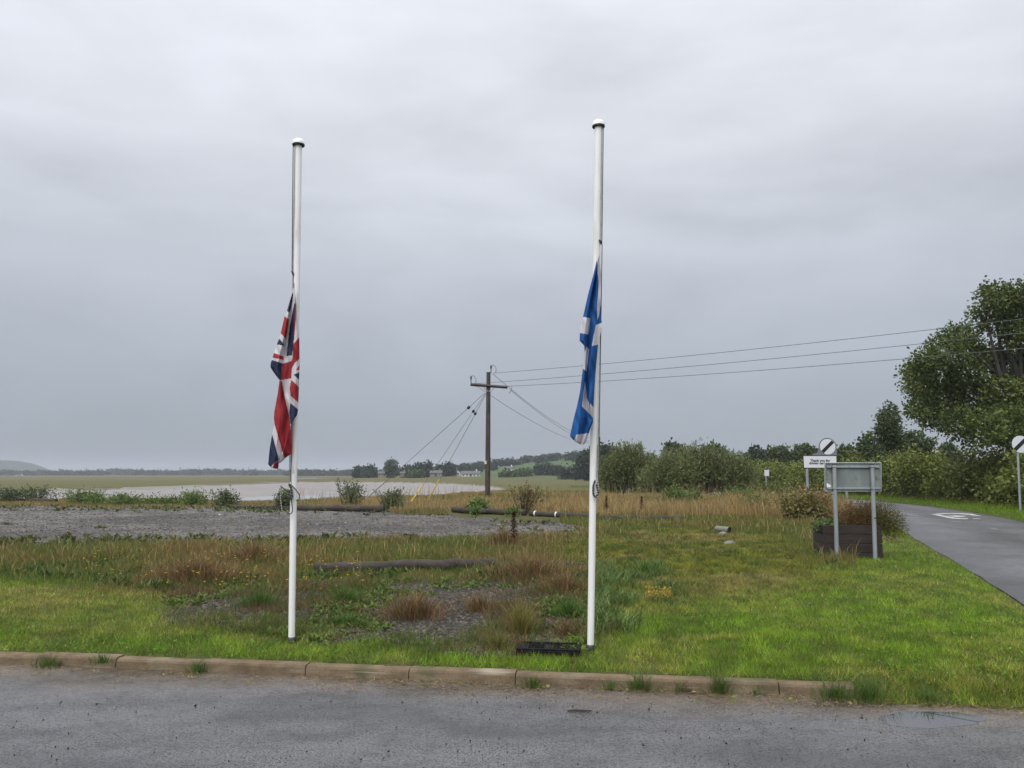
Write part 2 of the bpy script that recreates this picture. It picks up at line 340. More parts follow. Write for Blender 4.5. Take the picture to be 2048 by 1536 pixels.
# far wooded hill
def far_hill():
    D = 2500.0; c = at(12, 948, D); R1, H = 115.0, 45.0
    u = np.linspace(-1, 1, 60); X, Y = np.meshgrid(c.x - 190 + u * 330, D + np.linspace(-1, 1, 30) * 200)
    r = np.where(X > c.x, (X - c.x) / R1, (X - c.x) / 420.0); q = 1 - np.abs(r) ** 2.2 - ((Y - D) / 200) ** 2
    Z = np.maximum(q, -.05) * H + 2.6 * fbm(X * .05, Y * .05, 4) * (q > .0) - 1
    i = np.arange(X.size).reshape(X.shape); q4 = np.stack([i[:-1, :-1], i[:-1, 1:], i[1:, 1:], i[1:, :-1]], -1).reshape(-1, 4)
    n = fbm(X * .03, Y * .03, 77)[..., None]; col = lerp(C(.022, .036, .020), C(.05, .075, .03), sstep(.5, .65, n))
    link('hill', np_mesh('hill', np.stack([X, Y, Z], -1).reshape(-1, 3), q4, col.reshape(-1, 3), True), M_soil, kind='structure')
far_hill()

# ------------------------------------------------------------------ forecourt, kerb, road, gravel lot, puddle
M_asph = mat('wet_asphalt', (0, 0, 0), rough=.45, spec=.5, attr=True, noise=[((.45, 1.2, 1), .68, .44, .62), ((1.6, 3.0, 1), .74, .46, .64), (42, .42, .54, .62), (85, .30, .49, .60), (150, 2.2, .54, .66), (7, .8, .5, .62)], rvar=((.9, 2.2, 1), .38, .62, .20, .60), bump=[(55, .45, .008), (140, .7, .006)])
M_road = mat('road_asphalt', (.095, .096, .103), rough=.5, spec=.5, attr=True, noise=[((.6, .25, 1), .72, .45, .62), (6, .75, .48, .66), (25, .5, .5, .66), (90, 1.7, .56, .72)], rvar=(.35, .38, .62, .34, .58), bump=[(60, .5, .01)])
ts = np.arange(-9, K_END + 14, .16); ss = np.concatenate([np.arange(-8, -1.2, .3), np.arange(-1.2, .2, .07)])
def grass_edge(t): return np.where(t < K_END - .25, .02, .02 - .02 * (t - K_END + .25) * 0)
T_, S_ = np.meshgrid(ts, ss); AX = K0.x + T_ * KD.x + S_ * KN.x; AY = K0.y + T_ * KD.y + S_ * KN.y
AZ = 0 * AX
dirt = np.clip(sstep(-.75, -.05, S_ + .55 * (fbm(T_ * .9, S_ * 2, 61) - .5)) * 1.1, 0, 1)[..., None] * (.25 + .9 * fbm(T_ * 2.2, S_ * 5, 62))[..., None]
ac = lerp(C(.122, .121, .126), C(.165, .125, .085), np.clip(dirt, 0, 1))
i = np.arange(AX.size).reshape(AX.shape); aq = np.stack([i[:-1, :-1], i[:-1, 1:], i[1:, 1:], i[1:, :-1]], -1).reshape(-1, 4)
link('forecourt', np_mesh('forecourt', np.stack([AX, AY, AZ], -1).reshape(-1, 3), aq, ac.reshape(-1, 3), True), M_asph, kind='structure')
# kerb: a bed of concrete with stones on it
M_kerb = mat('kerb_concrete', (.175, .130, .082), rough=.85, spec=.2, noise=[(7, (.115, .085, .055), .42, .68), ((3, 3, 14), (.235, .19, .135), .5, .72), (90, .65, .45, .7), (3.0, (.085, .085, .045), .58, .72), ((1.2, 1.2, 30), (.30, .26, .20), .62, .75)], bump=[(60, .4, .004)])
M_bed = mat('kerb_bedding', (.20, .18, .16), rough=.9)
kb = MB(); A = Matrix(((KD.x, KN.x, 0, K0.x), (KD.y, KN.y, 0, K0.y), (0, 0, 1, 0), (0, 0, 0, 1)))
kb.box(((K_END - 4) / 2, .065, -.09), (K_END + 4, .11, .12), A)
kerb = kb.build('kerb', M_bed, kind='structure')
rng = np.random.default_rng(5)
joints = [kerb_t(*ground(a, 1352 if a < 900 else 1370, 0)[:2]) for a in (-230, 5, 190, 390, 610, 826, 1030, 1270, 1545)] + [K_END]
for a, b in zip(joints[:-1], joints[1:]):
    g = .004; m = MB(); L_ = b - a - 2 * g; tilt = rng.normal(0, .004)
    prof = [(0, -.02), (.012, KERB_H - .022), (.022, KERB_H - .006), (.036, KERB_H), (.122, KERB_H), (.122, -.02)]
    dz = rng.normal(0, .003); pv = [(q[0] + rng.normal(0, .001), q[1] + dz) for q in prof]; n = len(pv)
    Vv = [A @ Vector((a + g, p, q)) for p, q in pv] + [A @ Vector((b - g, p + tilt * .3, q + tilt)) for p, q in pv]
    m.add(Vv, [tuple(range(n)), tuple(range(2 * n - 1, n - 1, -1))] + [(j, (j + 1) % n, n + (j + 1) % n, n + j) for j in range(n)])
    m.build('kerb_stone', M_kerb, kerb)
# road to the right
rn = line_normals(ROAD); off = np.array([-1, -.86, -.66, -.5, -.34, -.15, .0, .15, .34, .5, .66, .86, 1]) * ROAD_W
jag = .10 * (fbm(np.arange(len(ROAD)) * .8, np.zeros(len(ROAD)), 70) - .5)
RV = np.array([[(p[0] + n[0] * (o + np.sign(o) * (jag[k] if abs(o) > 2 else 0)), p[1] + n[1] * (o + np.sign(o) * (jag[k] if abs(o) > 2 else 0)), ROAD_Z - .8 * float(sstep(48, 150, p[1])) + .03 * (1 - (o / ROAD_W) ** 2)) for o in off] for k, (p, n) in enumerate(zip(ROAD, rn))])
i = np.arange(RV.shape[0] * RV.shape[1]).reshape(RV.shape[:2]); rq = np.stack([i[:-1, :-1], i[:-1, 1:], i[1:, 1:], i[1:, :-1]], -1).reshape(-1, 4)
trk = np.array([.80, .95, 1.12, 1.18, 1.08, .92, .86, .92, 1.08, 1.18, 1.12, .95, .80]); rc_ = (trk[None, :, None] * C(.095, .096, .103)) * (1 + .25 * (fbm(RV[..., 0] * .7, RV[..., 1] * .35, 88) - .5))[..., None]
road = link('road', np_mesh('road', RV.reshape(-1, 3), rq, rc_.reshape(-1, 3), True), M_road, kind='structure')
M_line = mat('worn_road_paint', (.52, .51, .48), rough=.6, noise=[(5, (.15, .15, .15), .47, .58), (14, (.30, .29, .28), .52, .62)])
M_line_faint = mat('faint_road_paint', (.22, .22, .22), rough=.6, noise=[(9, (.09, .09, .095), .45, .6)])
def road_z(x, y):
    d = float(dist_line(np.array([x]), np.array([y]), ROAD)[0]); return ROAD_Z + .03 * (1 - min(1, d / ROAD_W) ** 2)
def paint(pts, m, name):
    V2 = []
    for a, b in pts:
        g = ground(a, b, .075); z = road_z(g.x, g.y); g = ground(a, b, z + .006); V2.append(g)
    link(name, np_mesh(name, V2, [np.array([list(range(len(V2)))])]), m, road)
paint([(1862, 1028.6), (1872, 1027.4), (1884, 1026.6), (1900, 1026.0), (1900, 1027.4), (1888, 1028.2), (1876, 1029.4), (1868, 1029.8)], M_line, 'road_roundel')
paint([(1900, 1026.0), (1925, 1026.2), (1942, 1027.4), (1952, 1029.6), (1964, 1031.4), (1952, 1031.8), (1938, 1029.6), (1920, 1027.8), (1900, 1027.4)], M_line, 'road_roundel')
paint([(1868, 1029.8), (1876, 1029.4), (1890, 1031.8), (1908, 1035.2), (1936, 1036.4), (1936, 1038.2), (1908, 1037.8), (1890, 1034.4)], M_line, 'road_roundel')
paint([(1892, 1031.4), (1912, 1031.0), (1928, 1031.4), (1934, 1032.6), (1920, 1033.8), (1904, 1033.2)], M_line, 'road_roundel')
paint([(1946, 1036.8), (1960, 1037.0), (1960, 1038.2), (1946, 1038.0)], M_line, 'road_roundel')
for q in ([(1905, 1041.5), (1930, 1045.5), (1934, 1047), (1905, 1043)], [(1980, 1055.5), (1996, 1058.5), (2002, 1060.5), (1982, 1057.5)], [(1770, 1019), (1800, 1025), (1836, 1031), (1836, 1032.4), (1800, 1026.4), (1768, 1020.2)]):
    paint(q, M_line_faint, 'centre_dash')
# gravel lot, a sheet over the ground
def gravel_lot():
    x = np.arange(-26, 6, .35); y = np.arange(14.5, 44, .35); X, Y = np.meshgrid(x, y); Z = terrain(X, Y) + .012
    i = np.arange(X.size).reshape(X.shape); q = np.stack([i[:-1, :-1], i[:-1, 1:], i[1:, 1:], i[1:, :-1]], -1).reshape(-1, 4)
    c = q.mean(1); cx, cy_ = X.ravel()[q].mean(1), Y.ravel()[q].mean(1); q = q[zone_at(cx, cy_, .4) == 4]
    n = fbm(X * .7, Y * .7, 80)[..., None]; n2 = fbm(X * .25, Y * .4, 81)[..., None]
    col = lerp(C(.090, .081, .072), C(.142, .131, .120), n) * lerp(.66, 1.30, sstep(.3, .7, n2))
    px, py = to_px(X, Y, Z); wet = np.exp(-(((px - 960) / 130) ** 2 + ((py - 1071) / 9) ** 2))[..., None]; col = col * (1 + .5 * wet)  # sheen of the wet gravel put into its colour as a paler patch
    u, inv = np.unique(q, return_inverse=True)
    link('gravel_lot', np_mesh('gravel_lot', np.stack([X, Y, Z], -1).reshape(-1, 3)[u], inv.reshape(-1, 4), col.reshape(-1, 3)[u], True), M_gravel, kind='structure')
M_gravel = mat('grey_gravel', (0, 0, 0), rough=.8, spec=.3, attr=True, noise=[((1.2, 2.5, 1), .6, .48, .66), (5.0, .5, .48, .64), (14, .45, .5, .64), (40, 1.8, .55, .70)], bump=[(12, .5, .03), (34, .6, .02)])
gravel_lot()
# puddle on the forecourt
M_puddle = mat('puddle_water', (.016, .016, .014), rough=.01, spec=.5); M_puddle.node_tree.nodes['Principled BSDF'].inputs['IOR'].default_value = 3.2
pc = ground(1862, 1440, .005); pts = []
for k in range(40):
    a = 2 * math.pi * k / 40; rr = 1 + .05 * math.sin(3 * a + 1) + .035 * math.sin(7 * a) + .02 * math.sin(12 * a + 2)
    g = ground(1862 + 106 * rr * math.cos(a), 1439 - 16.5 * rr * math.sin(a), .0015); pts.append(g)
pts += [Vector((p.x, p.y, -.02)) for p in pts]; link('puddle', np_mesh('puddle', pts, [np.array([list(range(40))]), np.array([[k, k + 40, (k + 1) % 40 + 40, (k + 1) % 40] for k in range(40)])]), M_puddle, kind='structure')
# ------------------------------------------------------------------ flagpoles and flags
def flagpole(base_px, top_px, r0, r1, label, ropes, cleat_y, side, coil, top_clip):
    b = ground(*base_px, .10); t = at(*top_px, b.y); ax = (t - b)
    T = empty('flagpole', b, label=label, cat='flagpole', group='white flagpoles behind the kerb')
    P = lambda f, dx=0, dy=0: (ax * float(f)) + Vector((dx, dy, 0))
    MB().tube([P(-.02)] + [P(f) for f in np.linspace(0, 1, 14)], [r0] + [lerp(r0, r1, f) for f in np.linspace(0, 1, 14)], 24).build('pole', M_white, T, smooth=True)
    MB().lathe([(r0 * 1.35, -.02), (r0 * 1.35, .035), (r0 * 1.2, .055), (r0 * 1.04, .06)], n=24).build('base_collar', M_dark_metal, T, smooth=True)
    cm = MB().lathe([(.016, .058), (.036, .053), (.050, .042), (.058, .024), (.061, .006), (.061, 0.0), (.056, 0.0)][::-1], n=28)
    cap = cm.build('finial', M_white, T, smooth=True); cap.location = ax
    ring = MB().lathe([(.052, -.016), (.060, -.012), (.060, -.0005), (.042, -.0005)], n=28).build('rim', M_black, cap, smooth=True)
    for (x0, x1, y0, y1, m) in ropes:                         # px offsets of a halyard from the pole axis
        f0 = (base_px[1] - y0) / (base_px[1] - top_px[1]); f1 = (base_px[1] - y1) / (base_px[1] - top_px[1]); s = b.y / FPX
        MB().tube([P(f0, x0 * s, -r0 * .9), P((f0 + f1) / 2, (x0 + x1) / 2 * s, -r0 * .95), P(f1, x1 * s, -r0 * .9)], .0045, 6).build('halyard', m, T, smooth=True)
    f = (base_px[1] - cleat_y) / (base_px[1] - top_px[1]); s = b.y / FPX
    cx = side * r0 * .75; c = P(f, cx, -r0 * .95)
    cl = MB().tube([c + Vector((0, -.012, -.075)), c + Vector((0, -.02, -.02)), c + Vector((0, -.02, .02)), c + Vector((0, -.012, .075))], [.005, .008, .008, .005], 8).build('cleat', M_white, T, smooth=True)
    MB().tube([c + Vector((0, -.02, 0)), c + Vector((-.2 * cx, .03, 0))], .008, 8).build('cleat_stem', M_dark_metal, cl, smooth=True)
    for pts, rad, m in coil:                                   # loose turns of rope, px offsets from the cleat
        MB().tube([c + Vector((a * s, -.03 - .01 * (k % 2), -bb * s)) for k, (a, bb) in enumerate(pts)], rad, 6).build('rope_coil', m, T, smooth=True)
    f = (base_px[1] - top_clip[1]) / (base_px[1] - top_px[1]); c = P(f, top_clip[0] * s, -r0 * 1.1)
    MB().tube([c + Vector((-.012, -.004, .012)), c + Vector((0, -.006, -.004)), c + Vector((.004, 0, -.03))], [.006, .010, .006], 8).build('toggle', M_black, T, smooth=True)
    return T, b, ax
def curve(pts, n=5):
    return [tuple(p) for p in smooth_line(pts, 1.0 if n < 2 else 2.2)]
P1, P1b, P1ax = flagpole((583, 1287), (597, 289), .0295, .034, 'white flagpole flying the red, white and blue flag at half mast',
    [(-7, -6, 1005, 560, M_lrope), (-4, -6, 1000, 560, M_rope), (-8, -9.5, 560, 290, M_rope), (-6.5, -6, 560, 290, M_lrope)], 996, -1,
    [(curve([(-18, -8), (-12, -4), (-5, 2), (2, 8), (4, 18), (7, 34), (6, 44), (1, 46), (-4, 42)]), .0055, M_rope),
     (curve([(0, -12), (8, -6), (15, 2), (20, 10), (19, 18), (14, 20)]), .0055, M_rope),
     (curve([(-1, -12), (3, -4), (5, 6), (6, 12), (3, 18), (0, 10), (-1, 0)]), .010, M_rope),
     (curve([(-17, -9), (-16, 2), (-17, 14), (-15, 28), (-13, 40)]), .004, M_lrope)], (-6, 561))
P2, P2b, P2ax = flagpole((1181, 1303), (1197, 252), .0295, .0375, 'white flagpole flying the blue and white flag at half mast',
    [(8, 10, 1010, 505, M_lrope), (10, 10.5, 990, 505, M_rope), (10, 9.5, 505, 254, M_rope), (8, 7, 505, 254, M_lrope)], 995, 1,
    [(curve([(-2, -16), (-5, -8), (-6, 2), (-5, 12), (0, 16), (3, 6), (1, -8)]), .009, M_rope),
     (curve([(2, -20), (4, -4), (2, 10), (3, 20)]), .007, M_lrope)], (7, 499))
RED, NAVY, WHT, BLU = C(.40, .050, .060), C(.042, .050, .095), C(.74, .72, .76), C(.030, .125, .37)
def make_flag(name, org, scale, Ll, Rl, polys, base, folds, depth, pole_b, label):
    """hanging folded cloth: a closed sleeve between its two outlines, pleated in depth, its dyed fields by measured outline"""
    rows, cols, back = 330, 60, 18
    px = lambda zx, zy: (org[0] + zx / scale, org[1] + zy / scale)
    ys_ = np.linspace(Ll[0][0] + 2, Ll[-1][0] - 2, rows)
    Lx = np.interp(ys_, *zip(*Ll)); Rx = np.interp(ys_, *zip(*Rl)); rg = random.Random(3)
    V, colr = [], []
    for r, zy in enumerate(ys_):
        fx = [(Lx[r], folds['L'])] + [(float(np.interp(zy, *zip(*ln))), d) for ln, d in folds['mid']] + [(Rx[r], folds['R'])]
        fx = sorted(fx); kx = [a for a, _ in fx]; kd = [d for _, d in fx]
        w = min(1, (zy - ys_[0]) / 300 + .15)
        for c_ in range(cols + back):
            if c_ < cols:
                q = c_ / (cols - 1); zx = lerp(Lx[r], Rx[r], q); d = np.interp(zx, kx, kd)
                d += .012 * math.sin(zy * .021 + zx * .05) + .008 * math.sin(zx * .11 - zy * .013 + 2 * math.sin(zy * .017))
                d *= w
            else:
                q = 1 - (c_ - cols + 1) / (back + 1); zx = lerp(Lx[r], Rx[r], q); d = (.055 + .02 * math.sin(q * 9 + zy * .01)) * w * math.sin(math.pi * q) ** .5 + lerp(folds['L'], folds['R'], q) * w
            p = at(*px(zx, zy), depth + d); V.append(p - pole_b); colr.append((zx, zy))
    n = cols + back; i = np.arange(rows * n).reshape(rows, n); j = np.roll(i, -1, 1)
    F = np.stack([i[:-1], i[1:], j[1:], j[:-1]], -1).reshape(-1, 4)
    pts = np.array(colr); cc = np.tile(base, (len(pts), 1))
    for colour, poly in polys:
        m = inpoly(pts[:, 0], pts[:, 1], np.array(poly, float)); cc[m] = colour
    o = link(name, np_mesh(name, np.array(V), F, cc, True), M_flag, label=label, cat='flag', group='flags at half mast')
    o.location = pole_b
    return o
M_flag = mat('flag_cloth', (0, 0, 0), rough=.85, spec=.1, attr=True, transl=.25, noise=[(400, .9, .4, .6)], bump=[((25, 25, 8), .35, .01)])
UJ_L = [(20, 257), (95, 248), (235, 208), (275, 190), (405, 160), (495, 130), (590, 98), (640, 82), (670, 80), (710, 105), (772, 150), (880, 135), (1010, 110), (1060, 107), (1110, 112), (1190, 92), (1290, 75), (1415, 62), (1440, 85), (1452, 120)]
UJ_R = [(20, 266), (100, 270), (180, 277), (330, 290), (440, 302), (640, 305), (800, 300), (940, 295), (1000, 292), (1040, 285), (1075, 255), (1105, 238), (1200, 243), (1260, 246), (1335, 240), (1360, 205), (1390, 175), (1410, 145), (1452, 140)]
UJ = [(NAVY, [(250, 95), (205, 235), (225, 252), (238, 210), (256, 110)]), (RED, [(186, 275), (222, 305), (200, 455), (155, 405)]),
      (NAVY, [(150, 450), (190, 505), (125, 495)]), (RED, [(100, 558), (182, 588), (182, 615), (92, 595)]), (NAVY, [(85, 612), (174, 640), (160, 775), (105, 715), (70, 670)]),
      (NAVY, [(262, 180), (274, 180), (266, 420), (248, 580), (203, 583), (228, 360)]), (RED, [(272, 100), (280, 180), (276, 300), (264, 440), (258, 440), (268, 250)]),
      (RED, [(256, 492), (310, 430), (310, 600), (265, 640), (245, 680), (240, 757), (160, 768), (176, 642), (245, 622), (250, 590)]),
      (RED, [(278, 692), (310, 640), (310, 690)]), (NAVY, [(257, 727), (306, 708), (306, 770)]), (RED, [(240, 768), (300, 822), (300, 948), (235, 890), (228, 830)]),
      (NAVY, [(231, 942), (300, 1002), (292, 1032), (235, 1108), (224, 1020)]),
      (RED, [(140, 772), (168, 778), (185, 880), (225, 1050), (250, 1240), (250, 1340), (186, 1367), (112, 1110), (100, 1060), (105, 1010), (130, 880)]),
      (NAVY, [(92, 1182), (146, 1382), (110, 1405), (80, 1440), (50, 1415), (70, 1290)]), (RED, [(104, 1410), (142, 1388), (142, 1460), (98, 1440)])]
make_flag('flag', (520, 560), 3.8417, UJ_L, UJ_R, UJ, WHT, {'L': .03, 'R': .02, 'mid': [([(20, 259), (400, 190), (700, 125), (780, 158), (1100, 150), (1452, 100)], -.045), ([(20, 261), (590, 190), (770, 168), (900, 172), (1050, 222), (1105, 232), (1452, 135)], .03), ([(20, 263), (590, 250), (760, 240), (900, 232), (1050, 228), (1105, 236), (1452, 138)], -.02), ([(20, 265), (500, 285), (900, 270), (1050, 262), (1105, 237), (1452, 139)], -.05)]},
          P1b.y - .11, P1b, 'limp Union flag, red, white and navy, hanging folded against its pole')
SA_L = [(110, 283), (150, 268), (250, 245), (400, 205), (555, 170), (600, 152), (680, 145), (735, 143), (775, 178), (840, 180), (935, 168), (1000, 160), (1100, 148), (1200, 128), (1300, 102), (1435, 72), (1470, 105), (1498, 150)]
SA_R = [(110, 290), (250, 299), (480, 299), (570, 301), (640, 313), (690, 295), (760, 279), (900, 266), (1000, 258), (1100, 251), (1230, 245), (1330, 241), (1370, 225), (1430, 206), (1480, 190), (1498, 170)]
SA = [(WHT, [(272, 90), (310, 90), (303, 470), (296, 480), (284, 560), (272, 590), (271, 500), (283, 300), (270, 200)]), (WHT, [(140, 558), (222, 572), (208, 692), (135, 678)]),
      (WHT, [(262, 622), (320, 600), (325, 645), (300, 690), (285, 765), (233, 774)]), (WHT, [(195, 778), (213, 800), (195, 962), (160, 935), (172, 840)]),
      (WHT, [(184, 1040), (190, 1080), (195, 1150), (215, 1200), (215, 1270), (158, 1215), (170, 1120)]), (WHT, [(222, 1195), (255, 1240), (250, 1312), (215, 1270)]),
      (WHT, [(100, 1474), (120, 1425), (210, 1413), (212, 1440), (200, 1490), (165, 1510), (110, 1490)])]
make_flag('flag', (1120, 480), 3.6583, SA_L, SA_R, SA, BLU, {'L': .03, 'R': .02, 'mid': [([(110, 285), (555, 195), (735, 170), (800, 190), (1100, 168), (1498, 120)], -.05), ([(110, 286), (400, 240), (555, 222), (735, 208), (800, 208), (960, 195), (1150, 190), (1300, 200), (1498, 150)], .04), ([(110, 288), (300, 272), (600, 262), (760, 235), (1000, 215), (1200, 218), (1310, 236), (1498, 162)], -.035)]},
          P2b.y - .12, P2b, 'limp Saltire flag, blue with white cross, hanging folded against its pole')

# ------------------------------------------------------------------ overhead line
UPB = ground(975, 1006, .03); UPT = at(977, 746, UPB.y); D0 = UPB.y
U = empty('utility_pole', UPB, label='tall brown wooden power pole with crossarm standing beyond the gravel lot', cat='utility pole', group='wooden power poles')
up = lambda px, py, dy=0: at(px, py, D0 + dy) - UPB
MB().tube([up(975, 1012), up(976, 880), up(977, 746)], [.155, .14, .115], 16).build('pole', M_creo, U, smooth=True)
MB().lathe([(.13, 0), (.13, .03), (.02, .06)], c=tuple(up(977, 746)), n=14).build('pole_cap', M_dark_metal, U)
a0, a1 = up(941, 769, -.17), up(1015, 774.5, -.17)
arm = MB().tube([a0, a1], .085, 4).build('crossarm', M_creo, U)
for p, q in (((967, 774), (976, 783)), ((989, 776), (978, 783))): MB().tube([up(*p, -.17), up(*q, -.16)], .025, 6).build('brace', M_galv, U)
M_porc = mat('insulator_brown', (.035, .025, .022), rough=.25)
def insulator(base, h, hook):
    b = up(*base, -.17); T = MB().lathe([(.025, 0), (.025, h * .55), (.06, h * .6), (.035, h * .7), (.07, h * .75), (.04, h * .86), (.055, h * .92), (.03, h)], c=tuple(b), n=12).build('insulator', M_porc, U, smooth=True)
    t = b + Vector((0, 0, h))
    MB().tube([t, t + Vector((.16, 0, .02)), t + Vector((.27, 0, -.12)), t + Vector((.30, 0, -.3)), t + Vector((.22, 0, -.44))], .014, 6).build('jumper_wire', M_dark_metal, U, smooth=True)
insulator((982, 746), .44, 1); insulator((942, 767), .42, 1)
MB().tube([up(1015, 773, -.17), up(1024, 772, -.17), up(1023, 780, -.17), up(1018, 787, -.17)], .015, 6).build('jumper_wire', M_dark_metal, U, smooth=True)
MB().box(tuple(up(971, 925, -.16)), (.12, .02, .18)).build('warning_plate', mat('pole_plate', (.6, .58, .5), rough=.5), U)
M_wire = mat('overhead_wire', (.09, .09, .095), rough=.5, metal=.5)
def sag(a, b, s, n=18): return [a.lerp(b, t) - Vector((0, 0, 4 * s * t * (1 - t))) for t in np.linspace(0, 1, n)]
def wire(a, b, s, label, r=.011):
    MB().tube([p - a for p in sag(a, b, s)], r, 5).build('overhead_wire', M_wire, None, smooth=True, label=label, cat='wire', group='overhead wires').location = a
for (x0, y0), (x1, y1), lb in (((985, 746.5), (2048, 613), 'highest overhead wire rising from the power pole over the road'), ((948, 767.5), (2048, 641), 'middle overhead wire rising from the power pole over the road'), ((1016, 772.5), (2048, 672), 'lowest overhead wire rising from the power pole over the road')):
    a = at(x0, y0, D0 - .17); b = at(x1, y1, 27.5); wire(a, a + (b - a) * 1.9, .45, lb)
P2D = 112.0; FB = Vector((at(1198, 960, P2D).x, P2D, float(terrain(at(1198, 960, P2D).x, P2D))))
F2 = empty('utility_pole', FB, label='distant thin power pole with forked top just behind the blue flag\'s pole', cat='utility pole', group='wooden power poles')
fp = lambda px, py: at(px, py, P2D) - FB
MB().tube([(0, 0, -.2), fp(1199, 874)], [.17, .12], 10).build('pole', M_creo, F2, smooth=True)
MB().tube([fp(1191, 886), fp(1193, 891), fp(1199, 893.5), fp(1205, 890), (fp(1208, 884))], .06, 6).build('crossarm', M_dark_metal, F2, smooth=True)
for (x0, y0), (x1, y1), s, lb in (((986, 748), (1199, 877), 1.0, 'overhead wire sloping from the power pole\'s top down to the far pole'), ((1021, 780), (1206, 886), .9, 'overhead wire sloping from the crossarm\'s pole-right end down to the far pole'), ((952, 771), (1192, 887), .9, 'overhead wire sloping from the crossarm\'s pole-left end down to the far pole')):
    wire(at(x0, y0, D0 + .1), at(x1, y1, P2D), s, lb, .013)
M_yel = mat('yellow_guard', (.62, .45, .05), rough=.5)
for k, (g, ins, m, gt, lb) in enumerate((((722, 1006), (930, 815.5), M_galv, (760, 966), 'stay wire with grey guard, lowest sloping of three from the power pole'), ((818, 1010), (940, 824), M_yel, (840, 974), 'stay wire with yellow guard, middle of three from the power pole'), ((854, 1004), (949, 825), M_yel, (880, 957.5), 'stay wire with yellow guard, steepest of three from the power pole'))):
    b = ground(*g, .03); t = at(970 + k, 786 + k, D0 - .15)
    T = empty('stay_wire', b, label=lb, cat='stay wire', group='stay wires of the power pole')
    MB().tube([(0, 0, -.05), t - b], .013, 5).build('wire', M_wire, T)
    f = (gt[1] - g[1]) / (786 - g[1]); MB().tube([(t - b) * .01, (t - b) * f], .035, 8).build('guard', m, T, smooth=True)
    f = (ins[1] - g[1]) / (786 - g[1]); c = (t - b); MB().tube([c * (f - .012), c * (f - .006), c * (f + .006), c * (f + .012)], [.03, .085, .085, .03], 8).build('insulator', M_black, T, smooth=True)

# ------------------------------------------------------------------ signs
SB = ground(1711, 1121, .1); DS = SB.y - .1
S = empty('road_sign', (SB.x, DS, float(terrain(SB.x, DS))), label='large road sign seen from behind on two galvanised posts before the planter', cat='road sign')
so = Vector(S.location); sp = lambda px, py, dy=0: at(px, py, DS + dy) - so
M_signback = mat('grey_sign_back', (.205, .235, .235), rough=.55, metal=.15, noise=[((3, 3, 1.2), (.14, .165, .165), .42, .66), ((9, 9, 2), (.27, .30, .30), .52, .72), (6, (.16, .15, .11), .64, .74)])
c0, c1 = sp(1650, 926, .06), sp(1762, 982.5, .06)
MB().box(((c0.x + c1.x) / 2, .06, (c0.z + c1.z) / 2), (c1.x - c0.x, .012, c0.z - c1.z)).build('panel', M_signback, S, bevel=.003)
lip = MB()
for a, b in (((1650, 926), (1762, 926)), ((1762, 926), (1762, 982.5)), ((1762, 982.5), (1650, 982.5)), ((1650, 982.5), (1650, 926))): lip.tube([sp(*a, .045), sp(*b, .045)], .011, 6)
lip.build('panel_lip', M_galv, S)
for y_ in (933.5, 977): MB().box(((c0.x + c1.x) / 2, .035, sp(1700, y_).z), (c1.x - c0.x - .03, .03, .035)).build('rail', M_galv, S, bevel=.003)
for xt, xb, yb in ((1668.5, 1674, 1121), (1744.5, 1750.5, 1125)):
    t, b = sp(xt, 930), sp(xb, yb); b.z -= .12
    po = MB().tube([b, t], .037, 16).build('post', M_galv, S, smooth=True)
    MB().lathe([(.039, 0), (.039, .012), (.02, .02)], c=tuple(t), n=16).build('post_cap', M_dark_metal, po)
    for y_ in (933.5, 977): q = sp(lerp(xt, xb, (y_ - 930) / 190), y_); MB().box((q.x, -.012, q.z), (.088, .06, .022)).build('clamp', M_galv, S, bevel=.003)
q = sp(1748.5, 1036); MB().tube([q + Vector((0, 0, -.008)), q + Vector((0, 0, .008))], .040, 14).build('band', M_black, S)
MB().prism([(sp(a, b).x, sp(a, b).z) for a, b in ((1655, 967), (1659, 967.5), (1664.5, 971), (1664, 974), (1656, 975))], .05, .046).build('white_tag', M_white, S)

M_signwhite = mat('sign_white', (.66, .68, .72), rough=.45); M_signblack = mat('sign_black', (.008, .008, .010), rough=.5); M_signgrey = mat('sign_grey_backing', (.17, .18, .205), rough=.5)
DT = 32.0
T = empty('road_sign', (at(1640, 990, DT).x, DT, .07), label='thank you for driving carefully sign with striped roundel on grey backing', cat='road sign')
to = Vector(T.location); tp = lambda px, py, dy=0: at(px, py, DT + dy) - to
def rect(px0, py0, px1, py1, y, th, name, m, par, bev=0):
    a, b = tp(px0, py0), tp(px1, py1); return MB().box(((a.x + b.x) / 2, y, (a.z + b.z) / 2), (abs(b.x - a.x), th, abs(a.z - b.z))).build(name, m, par, bevel=bev)
rect(1605, 910.5, 1674.6, 936.8, .0, .02, 'plate_border', M_signblack, T)
pl = rect(1606.8, 912.2, 1673.2, 935.4, -.012, .006, 'plate', M_signwhite, T)
cc = tp(1655, 893.5); R = 17.8 * DT / FPX
prof = [(cc.x + R * math.cos(a), cc.z + R * math.sin(a)) for a in np.linspace(0, math.pi, 26)]
base_z = tp(1655, 910.4).z; xr = tp(1673, 893).x
prof += [(cc.x - R * 1.02, cc.z - R * .30), (cc.x - R * 1.12, cc.z - R * .60), (cc.x - R * 1.45, cc.z - R * .82), (cc.x - R * 1.9, base_z + .004), (cc.x - R * 1.9, base_z), (xr, base_z)]
bk = MB().prism(prof, .008, -.008).build('backing_board', M_signgrey, T)
def disc(c, r, y, name, m, par): return MB().prism([(c.x + r * math.cos(a), c.z + r * math.sin(a)) for a in np.linspace(0, 2 * math.pi, 40, endpoint=False)], y + .004, y - .004).build(name, m, par)
